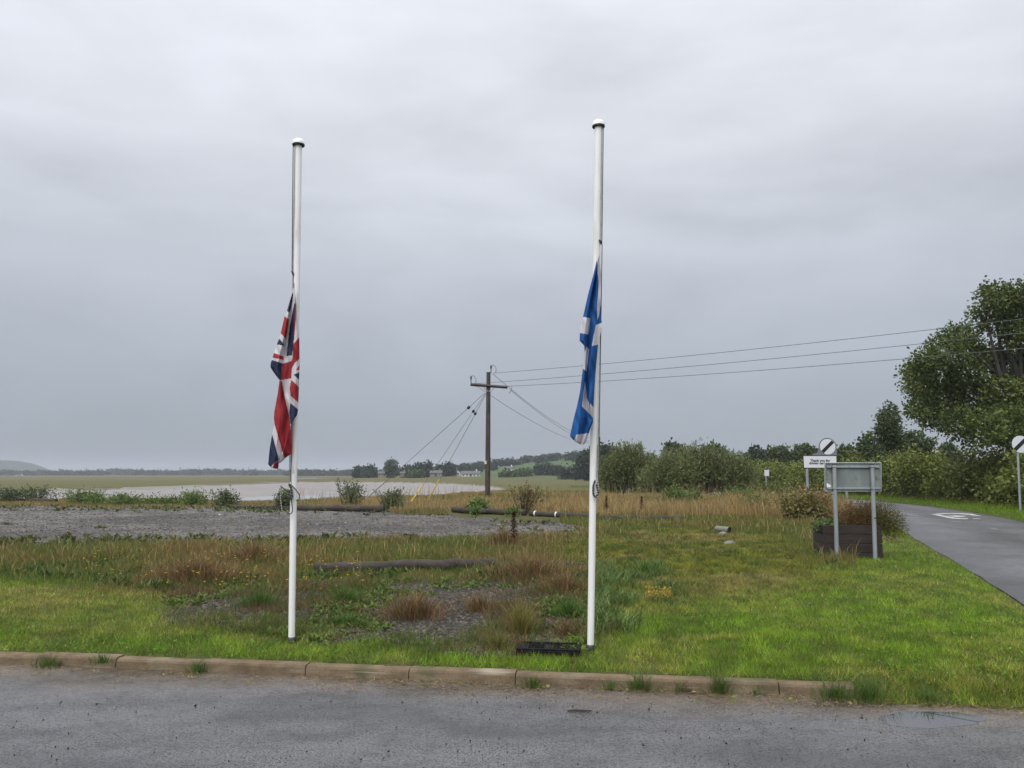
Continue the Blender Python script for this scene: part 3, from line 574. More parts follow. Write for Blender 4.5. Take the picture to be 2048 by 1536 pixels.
def bar(c, r, y, w, ang, name, m, par):
    u = Vector((math.cos(ang), math.sin(ang))); v = Vector((-u.y, u.x)); h = math.sqrt(r * r - w * w) * .99
    return MB().prism([(c.x + u.x * a * h + v.x * b * w, c.z + u.y * a * h + v.y * b * w) for a, b in ((-1, -1), (1, -1), (1, 1), (-1, 1))], y + .002, y - .002).build(name, m, par)
disc(cc, 15.4 * DT / FPX, -.014, 'roundel', M_signwhite, T); bar(cc, 15.4 * DT / FPX, -.022, 3.3 * DT / FPX, math.radians(44), 'diagonal_bar', M_signblack, T)
def text(body, px, py, size, par, m):
    cu = bpy.data.curves.new('lettering', 'FONT'); cu.body = body; cu.size = size; cu.align_x = 'CENTER'; cu.align_y = 'CENTER'; cu.extrude = .001; cu.offset = .006; cu.space_character = 1.08
    tmp = bpy.data.objects.new('lettering_curve', cu); COL.objects.link(tmp); bpy.context.view_layer.update()
    me = bpy.data.meshes.new_from_object(tmp.evaluated_get(bpy.context.evaluated_depsgraph_get())); bpy.data.objects.remove(tmp); bpy.data.curves.remove(cu)
    me.name = 'lettering'; o = link('lettering', me, m, par)
    p = tp(px, py); o.location = (p.x, -.0175, p.z); o.rotation_euler = (math.pi / 2, 0, 0)
text('Thank you for', 1640, 921.3, .128, T, M_signblack); text('driving carefully', 1640, 926.6, .128, T, M_signblack)
for x_ in (1614.5, 1663):
    a = tp(x_, 932); MB().tube([(a.x, .05, -.3), (a.x, .05, a.z)], .055, 12).build('post', M_galv, T, smooth=True)
DM = 33.5; mo = Vector((at(1693.5, 990, DM).x, DM, .05))
MK = empty('marker_post', mo, label='bare grey post showing below the sign panel beside the road', cat='post')
MB().tube([(0, 0, -.2), (0, 0, 1.45)], .055, 12).build('post', M_galv, MK, smooth=True)
MB().lathe([(.058, 0), (.058, .03), (.01, .05)], c=(0, 0, 1.45), n=12).build('cap', M_dark_metal, MK)
DR = 31.5; ro = Vector((at(2039, 993, DR).x, DR, float(terrain(at(2039, 993, DR).x, DR))))
RS = empty('road_sign', ro, label='round white sign with black diagonal stripe on a post before the hedge', cat='road sign')
rc = at(2041, 888.5, DR) - ro; disc(rc, 17 * DR / FPX, 0, 'roundel', M_signwhite, RS); bar(rc, 17 * DR / FPX, -.008, 3.7 * DR / FPX, math.radians(42), 'diagonal_bar', M_signblack, RS)
disc(rc, 17 * DR / FPX, .012, 'backing', M_signgrey, RS)
MB().tube([(.03, .06, -.2), (at(2037, 895, DR) - ro) + Vector((0, .06, 0))], .045, 12).build('post', M_galv, RS, smooth=True)
DW = 57.0; wo = Vector((at(1533.5, 985, DW).x, DW, float(terrain(at(1533.5, 985, DW).x, DW))))
W = empty('marker_sign', wo, label='small white rectangular sign on a thin post beside the willow bushes', cat='sign')
w0, w1 = at(1528.5, 940, DW) - wo, at(1538.5, 952, DW) - wo
MB().box(((w0.x + w1.x) / 2, 0, (w0.z + w1.z) / 2), (w1.x - w0.x, .03, w0.z - w1.z)).build('plate', M_signwhite, W, bevel=.006)
MB().tube([(0, .04, -.2), (0, .04, w0.z - .03)], .055, 10).build('post', M_galv, W, smooth=True)

# ------------------------------------------------------------------ planter
PB = ground(1709, 1119, .1); pw, pd, ph = 1.05, .55, .66
PL = empty('planter', (PB.x, PB.y + .28, .06), rz=math.radians(-3), label='dark stained wooden planter box behind the sign posts', cat='planter')
nb_ = 4; bh = ph / nb_
for k in range(nb_):
    z = bh * (k + .5)
    for y in (-pd / 2, pd / 2): MB().box((random.Random(k).uniform(-.003, .003), y, z), (pw, .035, bh - .008)).build('plank', M_plank, PL, bevel=.004)
    for x in (-pw / 2 + .0195, pw / 2 - .0195): MB().box((x, 0, z), (.035, pd - .038, bh - .008)).build('plank', M_plank, PL, bevel=.004)
for sx in (-1, 1):
    for sy in (-1, 1): MB().box((sx * (pw / 2 - .07), sy * (pd / 2 - .045), ph / 2 - .02), (.05, .05, ph)).build('corner_post', M_plank, PL)
MB().box((0, 0, ph - .09), (pw - .08, pd - .06, .05)).build('soil', mat('potting_soil', (.03, .022, .016), rough=.95, bump=[(30, 1, .02)]), PL)

# ------------------------------------------------------------------ logs, drain cover, debris
def log(p0, p1, dpx, z, label, marks=(), name='log', mt=None, sit=.75):
    if p0[1] < 1100: dpx *= 1.15; sit = .9
    a = ground(*p0, z); b = ground(*p1, z); r = dpx / 2 * a.y / FPX; rb = dpx / 2 * b.y / FPX * 1.0; r = (r + rb) / 2
    a.z = float(terrain(a.x, a.y)) + r * sit; b.z = float(terrain(b.x, b.y)) + r * sit
    T = empty(name, (a.x, a.y, a.z - r), label=label, cat='log', group='logs edging the lot'); o = Vector(T.location); rg = random.Random(int(p0[0]) + 7)
    n = 14; pts = [a.lerp(b, t) - o + Vector((0, rg.uniform(-1, 1) * r * .10, rg.uniform(-1, 1) * r * .12)) for t in np.linspace(0, 1, n)]
    me = MB().tube(pts, [r * rg.uniform(.88, 1.06) for _ in range(n)], 14).mesh('timber', smooth=True)
    uv = link('timber', me, mt or M_log, T)
    d = (b - a).normalized()
    for e, s_ in ((pts[0], -1), (pts[-1], 1)): MB().tube([e + d * s_ * .0, e + d * s_ * .012], r * .8, 12).build('cut_end', M_cut, T)
    for f in marks:
        c = pts[0].lerp(pts[-1], f); MB().tube([c - d * .022, c + d * .022], r * 1.03, 14).build('white_band', M_white, T, smooth=True)
    return T
M_cut = mat('sawn_end', (.045, .036, .030), rough=.9, noise=[(30, .6, .4, .6)])
log((628, 1151), (990, 1141), 23, .1, 'thick dark weathered log lying behind the slate bed, between the flagpoles')
log((996, 1140), (1215, 1137), 13, .1, 'thin dark log half hidden in grass behind the blue flag\'s pole')
log((596, 1025), (768, 1028), 11, .06, 'black log at the gravel lot\'s far edge, just beside the left flagpole')
log((462, 1020), (588, 1023), 7, .06, 'thin dark log at the gravel lot\'s far edge among green weeds')
log((-20, 1004), (112, 1007), 6, .06, 'thin grey log at the far left edge of the gravel lot')
log((906, 1029), (1052, 1036), 11, .06, 'dark log in front of the power pole, its end split and pale')
log((1060, 1037), (1192, 1043), 10, .06, 'dark log with white painted bands beside the blue flag\'s pole', marks=(.09, .42))
log((1203, 1045), (1372, 1047), 10, .06, 'dark log sunk in grass, rightmost along the lot\'s far edge')
M_lichen = mat('lichened_concrete', (.17, .17, .15), rough=.9, noise=[(12, (.10, .11, .07), .45, .6), (40, (.27, .27, .24), .5, .7)], bump=[(30, .6, .01)])
def rock(name, px, py, r, label, seed, squash=.6, m=None, g=None, cat='stone'):
    c = ground(px, py, .1); bm = bmesh.new(); bmesh.ops.create_icosphere(bm, subdivisions=3, radius=1); rg = random.Random(seed); sx, sy = rg.uniform(.9, 1.4), rg.uniform(.8, 1.2)
    for v in bm.verts:
        n = float(fbm(np.array(v.co.x * 1.3 + seed), np.array(v.co.y * 1.3 + v.co.z * 1.7), seed)); v.co *= .75 + .5 * n; v.co.x *= sx * r; v.co.y *= sy * r; v.co.z *= squash * r
    me = bpy.data.meshes.new(name); bm.to_mesh(me); bm.free()
    o = link(name, me, m or M_lichen, label=label, cat=cat, group=g); o.location = (c.x, c.y, float(terrain(c.x, c.y)) + r * .2); return o
rock('stone', 1447, 1074, .13, 'pale lichened stone below the pipe stub in the rough grass', 3, g='lichened stones'); rock('stone', 1460, 1092, .11, 'mossy grey stone in the grass, nearest the mown lawn', 5, g='lichened stones')
c = ground(1452, 1068, .1); PS = empty('pipe_stub', (c.x, c.y, float(terrain(c.x, c.y))), label='grey pipe stub with dark open end lying in rough grass', cat='pipe')
MB().tube([(-.16, .30, .10), (.08, -.08, .09)], .085, 18, caps=False).build('pipe', M_lichen, PS, smooth=True)
MB().tube([(.062, -.052, .0907), (.068, -.0615, .0905)], .075, 18).build('bore_shade', M_black, PS)  # black disc painted in for the shade inside the pipe mouth
# black drain cover
fl, fr_, bl, br = (ground(a, b, .165) for a, b in ((1019, 1295.5), (1147, 1299), (1056, 1281), (1170, 1283)))
dc = (fl + fr_ + bl + br) / 4; ex = (fr_ - fl).normalized(); wd = (fr_ - fl).length; dp = abs(((bl + br) / 2 - (fl + fr_) / 2).y)
DRN = empty('drain_cover', (dc.x, dc.y, .075), rz=math.atan2(ex.y, ex.x), label='low black plastic drain cover box in the bed beside the blue flag\'s pole', cat='drain cover')
M_plastic = mat('black_plastic', (.009, .009, .010), rough=.85, spec=.12, noise=[(30, (.028, .026, .024), .6, .75)], bump=[(50, .2, .003)])
MB().box((0, 0, .028), (wd, dp, .085)).build('box', M_plastic, DRN, bevel=.006)
for a, b, c_ in (((0, -dp / 2 + .018, .078), (wd, .03, .012), 0), ((0, dp / 2 - .018, .078), (wd, .03, .012), 0), ((-wd / 2 + .018, 0, .078), (.03, dp - .068, .012), 0), ((wd / 2 - .018, 0, .078), (.03, dp - .068, .012), 0)): MB().box(a, b).build('frame_bar', M_plastic, DRN, bevel=.003)
for k in range(5):
    for j in (-1, 1): MB().box((j * wd * .2, -dp * .3 + k * dp * .15, .0735), (wd * .25, .012, .006)).build('rib', M_plastic, DRN)
for j in (-.25, .28): MB().box((j * wd, -dp / 2 - .004, .03), (.012, .012, .07)).build('rib', M_plastic, DRN)
# stick lying on the forecourt
g = ground(1159, 1421.5, .008); MB().tube([(-.085, 0, 0), (-.03, .004, .003), (.04, -.003, .002), (.085, .003, 0)], [.006, .008, .007, .005], 8).build('stick', M_bark, smooth=True, label='short dark stick lying on the wet forecourt tarmac', cat='stick').location = g
# ------------------------------------------------------------------ vegetation
RNG = np.random.default_rng(11)
def blade_mesh(P, h, w, lean, col, seg=1, rng=RNG, az=None, tip=None, curl=.5):
    """P (n,3) roots; h,w,lean (n,); col (n,3). seg 1: a triangle, seg 2: a bent blade of three"""
    n = len(P); P = np.asarray(P, float); az = rng.uniform(0, 2 * np.pi, n) if az is None else az
    la = rng.uniform(0, 2 * np.pi, n); d = np.stack([np.cos(la), np.sin(la)], 1) * (lean * h)[:, None]
    s = np.stack([np.cos(az), np.sin(az), np.zeros(n)], 1) * (w / 2)[:, None]
    hz = np.sqrt(np.maximum(h ** 2 - (lean * h) ** 2, (.12 * h) ** 2))
    top = P + np.concatenate([d, hz[:, None]], 1); tc = col if tip is None else tip
    if seg == 1:
        V = np.stack([P - s, P + s, top], 1).reshape(-1, 3); F = np.arange(3 * n).reshape(n, 3); cc = np.stack([col, col, tc], 1).reshape(-1, 3)
        return V, [F], cc
    mid = P + np.concatenate([d * (1 - curl) * .5, (hz * (.5 + .18 * curl))[:, None]], 1)
    V = np.stack([P - s, P + s, mid - s * .8, mid + s * .8, top], 1).reshape(-1, 3); b = np.arange(n)[:, None] * 5
    cc = np.stack([col, col, col, col, tc], 1).reshape(-1, 3)
    return V, [b + np.array([[0, 1, 3, 2]]), b + np.array([[2, 3, 4]])], cc
def join(parts):
    V, Fs, cc, o = [], {}, [], 0
    for v, fs, c in parts:
        V.append(v); cc.append(c)
        for f in fs: Fs.setdefault(f.shape[1], []).append(f + o)
        o += len(v)
    return np.concatenate(V), [np.concatenate(f) for f in Fs.values()], np.concatenate(cc)
def stuff(name, parts, m, label, **kw):
    V, F, c = join(parts); return link(name, np_mesh(name, V, F, c), m, label=label, cat=kw.pop('cat', name.replace('_', ' ')), kind='stuff', **kw)
def zone_soft(x, y, s=.22):
    f = np.maximum(1, y / 10); return zone_at(x + RNG.normal(0, s, len(x)) * f, y + RNG.normal(0, s * 1.6, len(y)) * f)
def scatter(n, px0, px1, d0, d1, rng=RNG, p=1.0):
    """points on the ground, thinning out with depth; px0..px1 is the angular span"""
    u = rng.uniform(0, 1, n); d = d0 * (d1 / d0) ** (u ** p); x = (rng.uniform(px0, px1, n) - 1024) / FPX * d
    return x, d
def jitter(col, n, s=.18, rng=RNG): return np.clip(col * (1 + rng.normal(0, s, (n, 1))) * (1 + rng.normal(0, s * .35, (n, 3))), .004, .8)
def pick(cols, wts, n, rng=RNG): return np.array(cols)[rng.choice(len(cols), n, p=np.array(wts) / sum(wts))]
G_fresh, G_mid, G_dark, G_yel, G_straw, G_tan, G_rust = C(.175, .300, .018), C(.120, .200, .018), C(.035, .075, .016), C(.29, .285, .04), C(.44, .34, .15), C(.30, .215, .095), C(.20, .09, .045)

# mown lawn
def lawn():
    n = 640000; x, y = scatter(n, -120, 2200, 5.6, 26, p=1.25)
    zn = zone_soft(x, y); zh = zone_at(x, y); zn = np.where(zh < 0, zh, zn); s = kerb_s(x, y); t = kerb_t(x, y)
    k = (zn == 1) & ((s > .10) | (t > K_END)); k |= (zn >= 0) & (s > .10) & (s < .45)
    x, y = x[k], y[k]; n = len(x); s = s[k]
    px, py = to_px(x, y, .1)
    a = fbm(x * .9, y * .9, 91); b = fbm(x * 3.1, y * 3.1, 92); e = fbm(x * .33, y * .33, 93)
    yl = np.exp(-(((px - 200) / 260) ** 2 + ((py - 1228) / 42) ** 2)) * .75                     # worn, yellowed turf on the left
    yl += .55 * np.exp(-(((px - 370) / 110) ** 2 + ((py - 1262) / 16) ** 2))
    for cx, cy_, rx, ry, w in ((1320, 1225, 70, 14, .6), (1850, 1190, 160, 30, .35), (2000, 1200, 60, 25, .5), (1450, 1290, 160, 6, .5), (1500, 1215, 90, 8, .45), (1780, 1130, 60, 12, .5), (1700, 1345, 120, 14, .3), (1900, 1365, 160, 20, .3), (60, 1190, 140, 14, .5)):
        yl += w * np.exp(-(((px - cx) / rx) ** 2 + ((py - cy_) / ry) ** 2))
    c8 = fbm(x * 7, y * 7, 94); yl = np.clip(yl + 1.5 * (a - .5) + .7 * (b - .5) + .5 * (c8 - .5), 0, 1)[:, None]
    fr = np.clip(.5 + 1.6 * (b - .5) + .9 * (e - .5) + 1.2 * (c8 - .5), 0, 1)[:, None]
    col = lerp(lerp(G_mid, G_fresh, fr), lerp(G_yel, G_tan, RNG.uniform(0, 1, (n, 1)) ** 2), yl * .8)
    dk = (fbm(x * 2.0, y * 2.0, 97) > .60)[:, None] & (RNG.uniform(0, 1, (n, 1)) < .55); col = np.where(dk, lerp(col, G_dark, .6), col)
    st = RNG.uniform(0, 1, n) < .02 + .16 * yl[:, 0]; col[st] = G_straw
    col = col * lerp(.80, 1.14, sstep(.3, .7, c8))[:, None]; col = jitter(col, n, .28)
    h = (.016 + .034 * b + .030 * c8 + .02 * RNG.uniform(0, 1, n)) * (1 - .25 * yl[:, 0]); h = h + .03 * np.exp(-((s - .12) / .10) ** 2)
    w = np.maximum(.0045, .00052 * y)
    P = np.stack([x, y, terrain(x, y) - .004], 1)
    lump = fbm(x * 5.5, y * 5.5, 98); P[:, 2] += .045 * (lump - .45); col *= lerp(.86, 1.08, sstep(.3, .68, lump))[:, None]  # hollows darkened and lump tops lightened in the blade colour, as relief shading
    stuff('lawn_grass', [blade_mesh(P, h * 1.15, w, RNG.uniform(.35, .97, n), col, 1)], M_grass, 'short mown lawn grass behind the kerb, green with yellow patches', cat='grass')
lawn()
# raked hay and stubble right of the bed
def hay():
    n = 300000; x, y = scatter(n, 1030, 1700, 8.5, 27, p=1.0); k = (zone_soft(x, y, .35) == 2) & (zone_at(x, y) > 0); x, y = x[k], y[k]; n = len(x); px, py = to_px(x, y, .1)
    b = fbm(x * 2.6, y * 2.6, 101); a = fbm(x * .6, y * 1.4, 102)
    wl = dist_line(px, py * 3, [(1240, 3210), (1290, 3219), (1322, 3252), (1400, 3234), (1445, 3240)]); sw = np.clip(1.2 * np.exp(-(wl / 9) ** 2) + .7 * sstep(.55, .68, a) + .8 * np.exp(-(((px - 1350) / 130) ** 2 + ((py - 1080) / 10) ** 2)) + .5 * np.exp(-(((px - 1560) / 90) ** 2 + ((py - 1170) / 18) ** 2)), 0, 1)[:, None]
    col = lerp(lerp(G_mid * .95, G_yel * .78, np.clip(b + .1, 0, 1)[:, None]), G_straw * .85, sw * RNG.uniform(.1, 1, (n, 1)))
    dk = (fbm(x * 1.5, y * 1.5, 103) > .6)[:, None] & (RNG.uniform(0, 1, (n, 1)) < .6); col = np.where(dk, lerp(col, C(.045, .05, .02), .7), col)
    br = RNG.uniform(0, 1, n) < .12; col[br] = C(.14, .085, .04); col = col * lerp(.6, 1.2, sstep(.3, .7, fbm(x * 6, y * 6, 104)))[:, None]
    cl = fbm(x * 3.3, y * 3.3, 105); h = (.05 + .09 * b + .05 * RNG.uniform(0, 1, n)) * lerp(.45, 1.0, sstep(.35, .7, cl)); w = np.maximum(.006, .0006 * y); col = np.where((sstep(.60, .74, cl) > RNG.uniform(0, 1, n))[:, None], C(.055, .10, .022) * RNG.uniform(.7, 1.4, (n, 1)), col)
    stuff('hay_stubble', [blade_mesh(np.stack([x, y, terrain(x, y) + .09 * (fbm(x * 4, y * 4, 106) - .42) + .05 * np.exp(-(wl / 9) ** 2)], 1), h, w, RNG.uniform(.5, .985, n), jitter(col, n), 1)], M_grass, 'rough cut grass with pale hay lying between bed and signs', cat='grass')
hay()
# unmown strip between the bed and the lot
def rough():
    n = 330000; x, y = scatter(n, -150, 1700, 9.5, 30, p=1.0); zn = zone_soft(x, y); zh = zone_at(x, y); k = (zn == 0) & (zh >= 0) & (zh != 4) & (road_dist(x, y) > 2.4); x, y = x[k], y[k]; n = len(x); px, py = to_px(x, y, .1)
    keep = ~((py < 1062) & (px < 1120)); 
    x, y, px, py = x[keep], y[keep], px[keep], py[keep]; n = len(x)
    a = fbm(x * .8, y * .8, 111); b = fbm(x * 2.2, y * 2.2, 112); br = np.clip(.7 * sstep(.50, .66, a) + .9 * np.exp(-(((px - 400) / 150) ** 2 + ((py - 1130) / 40) ** 2)) + .7 * np.exp(-(((px - 1090) / 110) ** 2 + ((py - 1110) / 45) ** 2)) + .6 * np.exp(-(((px - 1560) / 140) ** 2 + ((py - 1010) / 50) ** 2)), 0, 1)[:, None]
    col = lerp(lerp(C(.065, .115, .022), C(.15, .165, .04), b[:, None]), lerp(G_tan, G_rust, RNG.uniform(0, 1, (n, 1))), br * RNG.uniform(.2, 1, (n, 1)))
    tall = RNG.uniform(0, 1, n) < .025; col[tall] = lerp(G_straw, G_tan, .4)
    h = (.10 + .22 * b * (.4 + .8 * a)) * RNG.uniform(.5, 1.15, n); h = h * lerp(.45, 1, sstep(9.5, 14, y)); h[tall] *= 1.6; h = h * np.where((px > 600) & (px < 1000) & (py > 1146), .7, 1); w = np.maximum(.006, .00062 * y)
    keep = RNG.uniform(0, 1, n) < np.where(tall, .6, 1)
    stuff('rough_grass', [blade_mesh(np.stack([x, y, terrain(x, y) - .01], 1), h, w, RNG.uniform(.1, .7, n), jitter(col, n), 2)], M_grass, 'unmown green and brown grass strip in front of the gravel lot', cat='grass')
rough()
# tawny grass beyond the lot, down to the river bank
def tawny():
    n = 260000; x, y = scatter(n, -250, 1720, 27, 78, p=.9); px, py = to_px(x, y, .1)
    zn = zone_at(x, y); ins = inpoly(x, y, BASIN); dr = road_dist(x, y)
    k = (zn == 0) & ~ins & (dr > ROAD_W + .9) & ~inpoly(x, y, ROADSIDE) & ~((px > 1030) & (px < 1460) & (py > 1052)) & ~((px < 780) & (py > 1017)) & ~((px > 895) & (px < 1200) & (py > 1021 + (px - 906) * .05)) & ((px < 1230) | (y < 52))
    lim = np.interp(px, [-250, 640, 800, 1200, 1720], [.8, .9, 1, 1, 1]); k &= RNG.uniform(0, 1, n) < lim
    x, y, px, py = x[k], y[k], px[k], py[k]; n = len(x); a = fbm(x * .25, y * .25, 121)[:, None]; b = fbm(x * .9, y * .9, 122)
    g = np.clip(sstep(.48, .62, a) + (px < 640)[:, None] * .45 + sstep(56, 75, y)[:, None] * .6, 0, 1)
    col = lerp(lerp(G_tan, G_straw * .8, RNG.uniform(0, 1, (n, 1))), C(.10, .125, .035), g * RNG.uniform(.3, 1, (n, 1)))
    ru = (RNG.uniform(0, 1, n) < .12); col[ru] = G_rust
    h = (.22 + .38 * b) * RNG.uniform(.5, 1.15, n) * np.where(px < 640, .35, 1) * np.where((px >= 640) & (px < 920), .5, 1) * lerp(1, .5, sstep(44, 62, y)); w = np.maximum(.012, .00058 * y)
    h = h * np.where((px > 1250) & (y < 38), 1.5, 1) * np.where((px > 1450) & (y < 38), 1.2, 1)
    stuff('tawny_grass', [blade_mesh(np.stack([x, y, terrain(x, y) - .02], 1), h, w, RNG.uniform(.08, .55, n), jitter(col, n), 2)], M_grass, 'tall tawny dry grass between the lot and the river', cat='grass')
tawny()
# verges of the road
def verge():
    n = 110000; x, y = scatter(n, 1640, 2250, 11, 80, p=1.0); dr = road_dist(x, y); rs = inpoly(x, y, ROADSIDE)
    k = (rs & (dr > ROAD_W + .08) & (dr < 6.5)) | (~rs & (dr > ROAD_W + .05) & (dr < ROAD_W + 1.1) & (y > 20)); x, y, dr, rs = x[k], y[k], dr[k], rs[k]; n = len(x)
    b = fbm(x * .8, y * .8, 131); far = sstep(3.2, 5.5, dr) * rs
    col = lerp(lerp(G_mid, G_fresh * .85, b[:, None]), lerp(C(.07, .085, .025), G_rust, RNG.uniform(0, 1, (n, 1)) ** 2), (far * .8)[:, None])
    h = (.07 + .12 * b + .35 * far * RNG.uniform(.3, 1, n)) * RNG.uniform(.6, 1.1, n); w = np.maximum(.008, .0006 * y)
    stuff('verge_grass', [blade_mesh(np.stack([x, y, terrain(x, y) - .01], 1), h, w, RNG.uniform(.1, .7, n), jitter(col, n), 2)], M_grass, 'green grass verge along both sides of the road', cat='grass')
verge()

def leaf_quads(P, D, size, col, rng=RNG, wide=.55, fold=.0):
    """pointed leaves: rhombus from P along unit D"""
    n = len(P); D = D / (np.linalg.norm(D, axis=1, keepdims=True) + 1e-9); r = rng.normal(size=(n, 3)); s = np.cross(D, r); s /= np.linalg.norm(s, axis=1, keepdims=True) + 1e-9
    L = size[:, None]; a = P; b = P + D * L * .45 + s * L * wide * .5; c = P + D * L; d = P + D * L * .45 - s * L * wide * .5
    V = np.stack([a, b, c, d], 1).reshape(-1, 3); return V, [np.arange(4 * n).reshape(n, 4)], np.repeat(col, 4, 0)
def rosettes(x, y, n_each, size, up, cols, rng=RNG, hz=.0):
    n = len(x) * n_each; X = np.repeat(x, n_each); Y = np.repeat(y, n_each); S = np.repeat(size, n_each) * rng.uniform(.55, 1.1, n)
    a = rng.uniform(0, 2 * np.pi, n); u = rng.uniform(up[0], up[1], n); D = np.stack([np.cos(a), np.sin(a), u], 1)
    r = S * rng.uniform(0, .35, n); P = np.stack([X + np.cos(a) * r, Y + np.sin(a) * r, terrain(X, Y) + hz + rng.uniform(0, .25, n) * S], 1)
    return leaf_quads(P, D, S, jitter(np.repeat(cols, n_each, 0), n, .2), rng, .38)
# creeping weeds over the slate bed and between grass
def weeds():
    parts = []
    n = 15000; x, y = scatter(n, 330, 1260, 6.6, 12.6, p=1.0); zn = zone_at(x, y); px, py = to_px(x, y, .1)
    bare = np.exp(-(((px - 930) / 130) ** 2 + ((py - 1245) / 46) ** 2)) * 1.2 + np.exp(-(((px - 515) / 70) ** 2 + ((py - 1258) / 10) ** 2)) + .8 * np.exp(-(((px - 560) / 110) ** 2 + ((py - 1200) / 22) ** 2)) + .6 * np.exp(-(((px - 1120) / 60) ** 2 + ((py - 1268) / 16) ** 2))
    cov = fbm(x * 1.6, y * 1.6, 141) - .40 - .42 * bare; k = (zn == 3) & (RNG.uniform(0, 1, n) < np.clip(cov * 5, 0, 1))
    x, y, px = x[k], y[k], px[k]; b = fbm(x * 2.3, y * 2.3, 142)
    col = lerp(lerp(C(.05, .09, .018), C(.11, .18, .03), b[:, None]), C(.15, .16, .045), RNG.uniform(0, 1, (len(x), 1)) ** 2 * .7)
    parts.append(rosettes(x, y, 8, RNG.uniform(.035, .085, len(x)), (.05, 1.1), col))
    n = 16000; x, y = scatter(n, 330, 1260, 6.6, 12.6); k = (zone_at(x, y) == 3) & (RNG.uniform(0, 1, n) < np.clip((fbm(x * 1.2, y * 1.2, 145) - .36) * 4, .06, 1)); x, y = x[k], y[k]; n = len(x)   # dead stems and moss
    parts.append(blade_mesh(np.stack([x, y, terrain(x, y) + .012], 1), RNG.uniform(.03, .13, n), np.full(n, .005), RNG.uniform(.55, .995, n), jitter(pick([C(.17, .10, .05), C(.11, .075, .04), C(.26, .19, .09), C(.12, .14, .04)], [3, 3, 2, 3], n), n), 1))
    # clover and plantain in the lawn
    n = 5000; x, y = scatter(n, -50, 2060, 6.0, 13); k = (zone_at(x, y) == 1) & (fbm(x * 1.1, y * 1.1, 143) > .56); x, y = x[k], y[k]
    parts.append(rosettes(x, y, 5, RNG.uniform(.02, .04, len(x)), (.2, 1.0), np.tile(C(.13, .24, .035), (len(x), 1)), hz=.02))
    # leafy weeds in the strip and along the lot
    n = 4200; x, y = scatter(n, -60, 1660, 10, 22); k = (zone_at(x, y) == 0) & (fbm(x * .9, y * .9, 144) > .5); x, y = x[k], y[k]
    parts.append(rosettes(x, y, 10, RNG.uniform(.06, .13, len(x)), (.3, 2.2), lerp(C(.04, .08, .02), C(.08, .135, .03), RNG.uniform(0, 1, (len(x), 1)))))
    n = 2600; x, y = scatter(n, 1180, 1340, 7.6, 13); zs = zone_soft(x, y, .2); k = (zs >= 2) & (zs <= 3) & (fbm(x * 2.2, y * 2.2, 146) > .47 + .10 * sstep(1230, 1340, to_px(x, y, .1)[0])); x, y = x[k], y[k]
    m = 7; X = np.repeat(x, m) + RNG.normal(0, .04, len(x) * m); Y = np.repeat(y, m) + RNG.normal(0, .04, len(x) * m); n = len(X)
    parts.append(blade_mesh(np.stack([X, Y, terrain(X, Y)], 1), RNG.uniform(.08, .24, n), RNG.uniform(.008, .016, n), RNG.uniform(.3, .95, n), jitter(lerp(C(.07, .125, .03), C(.15, .21, .06), RNG.uniform(0, 1, (n, 1))), n), 2))
    stuff('creeping_weeds', parts, M_leaf, 'low leafy green weeds creeping over the slate bed and strip', cat='weeds')
weeds()
# sparse weeds on the lot
def lot_weeds():
    parts = []; n = 9000; x, y = scatter(n, -100, 1180, 15, 42); zn = zone_at(x, y); px, py = to_px(x, y, .1)
    edge = np.clip(1.4 * sstep(1031, 1018, py + (px - 400) * -.012) + sstep(1076, 1088, py + (np.abs(px - 400)) * .006) + sstep(900, 1080, px) * .8, 0, 1); edge = edge * np.where((px > 850) & (px < 1120) & (py > 1050) & (py < 1076), .25, 1); k = (zn == 4) & (RNG.uniform(0, 1, n) < np.where(fbm(x * .8, y * .8, 151) > .5, edge * .85, edge * .2)); x, y = x[k], y[k]; n = len(x)
    parts.append(rosettes(x, y, 7, RNG.uniform(.09, .22, n), (.1, 1.3), lerp(C(.06, .09, .025), C(.12, .13, .045), RNG.uniform(0, 1, (n, 1)))))
    stuff('lot_weeds', parts, M_leaf, 'sparse low weeds spreading in from the edges of the gravel lot', cat='weeds')
lot_weeds()
# slate chips and lot stones
def chips(x, y, size, flat, cols, zoff=.0, rng=RNG):
    n = len(x); ang = rng.uniform(0, 2 * np.pi, n); k = 5; V = []
    th = ang[:, None] + np.arange(k) * 2 * np.pi / k + rng.uniform(-.35, .35, (n, k)); r = size[:, None] * rng.uniform(.6, 1.15, (n, k)) * .5
    tx, ty = rng.normal(0, .20, n), rng.normal(0, .20, n); z0 = terrain(x, y) + zoff
    X, Y = r * np.cos(th), r * np.sin(th); top = z0[:, None] + flat[:, None] + X * tx[:, None] + Y * ty[:, None]
    A_ = np.stack([x[:, None] + X, y[:, None] + Y, top], -1); B_ = np.stack([x[:, None] + X * 1.12, y[:, None] + Y * 1.12, np.minimum(top - flat[:, None], z0[:, None] - .003)], -1)
    V = np.concatenate([A_, B_], 1).reshape(-1, 3); b = np.arange(n)[:, None] * (2 * k)
    F = [b + np.arange(k)[None]] + [b + np.array([[j, j + k, (j + 1) % k + k, (j + 1) % k]]) for j in range(k)]
    return V, [F[0], np.concatenate(F[1:])], np.repeat(cols, 2 * k, 0)
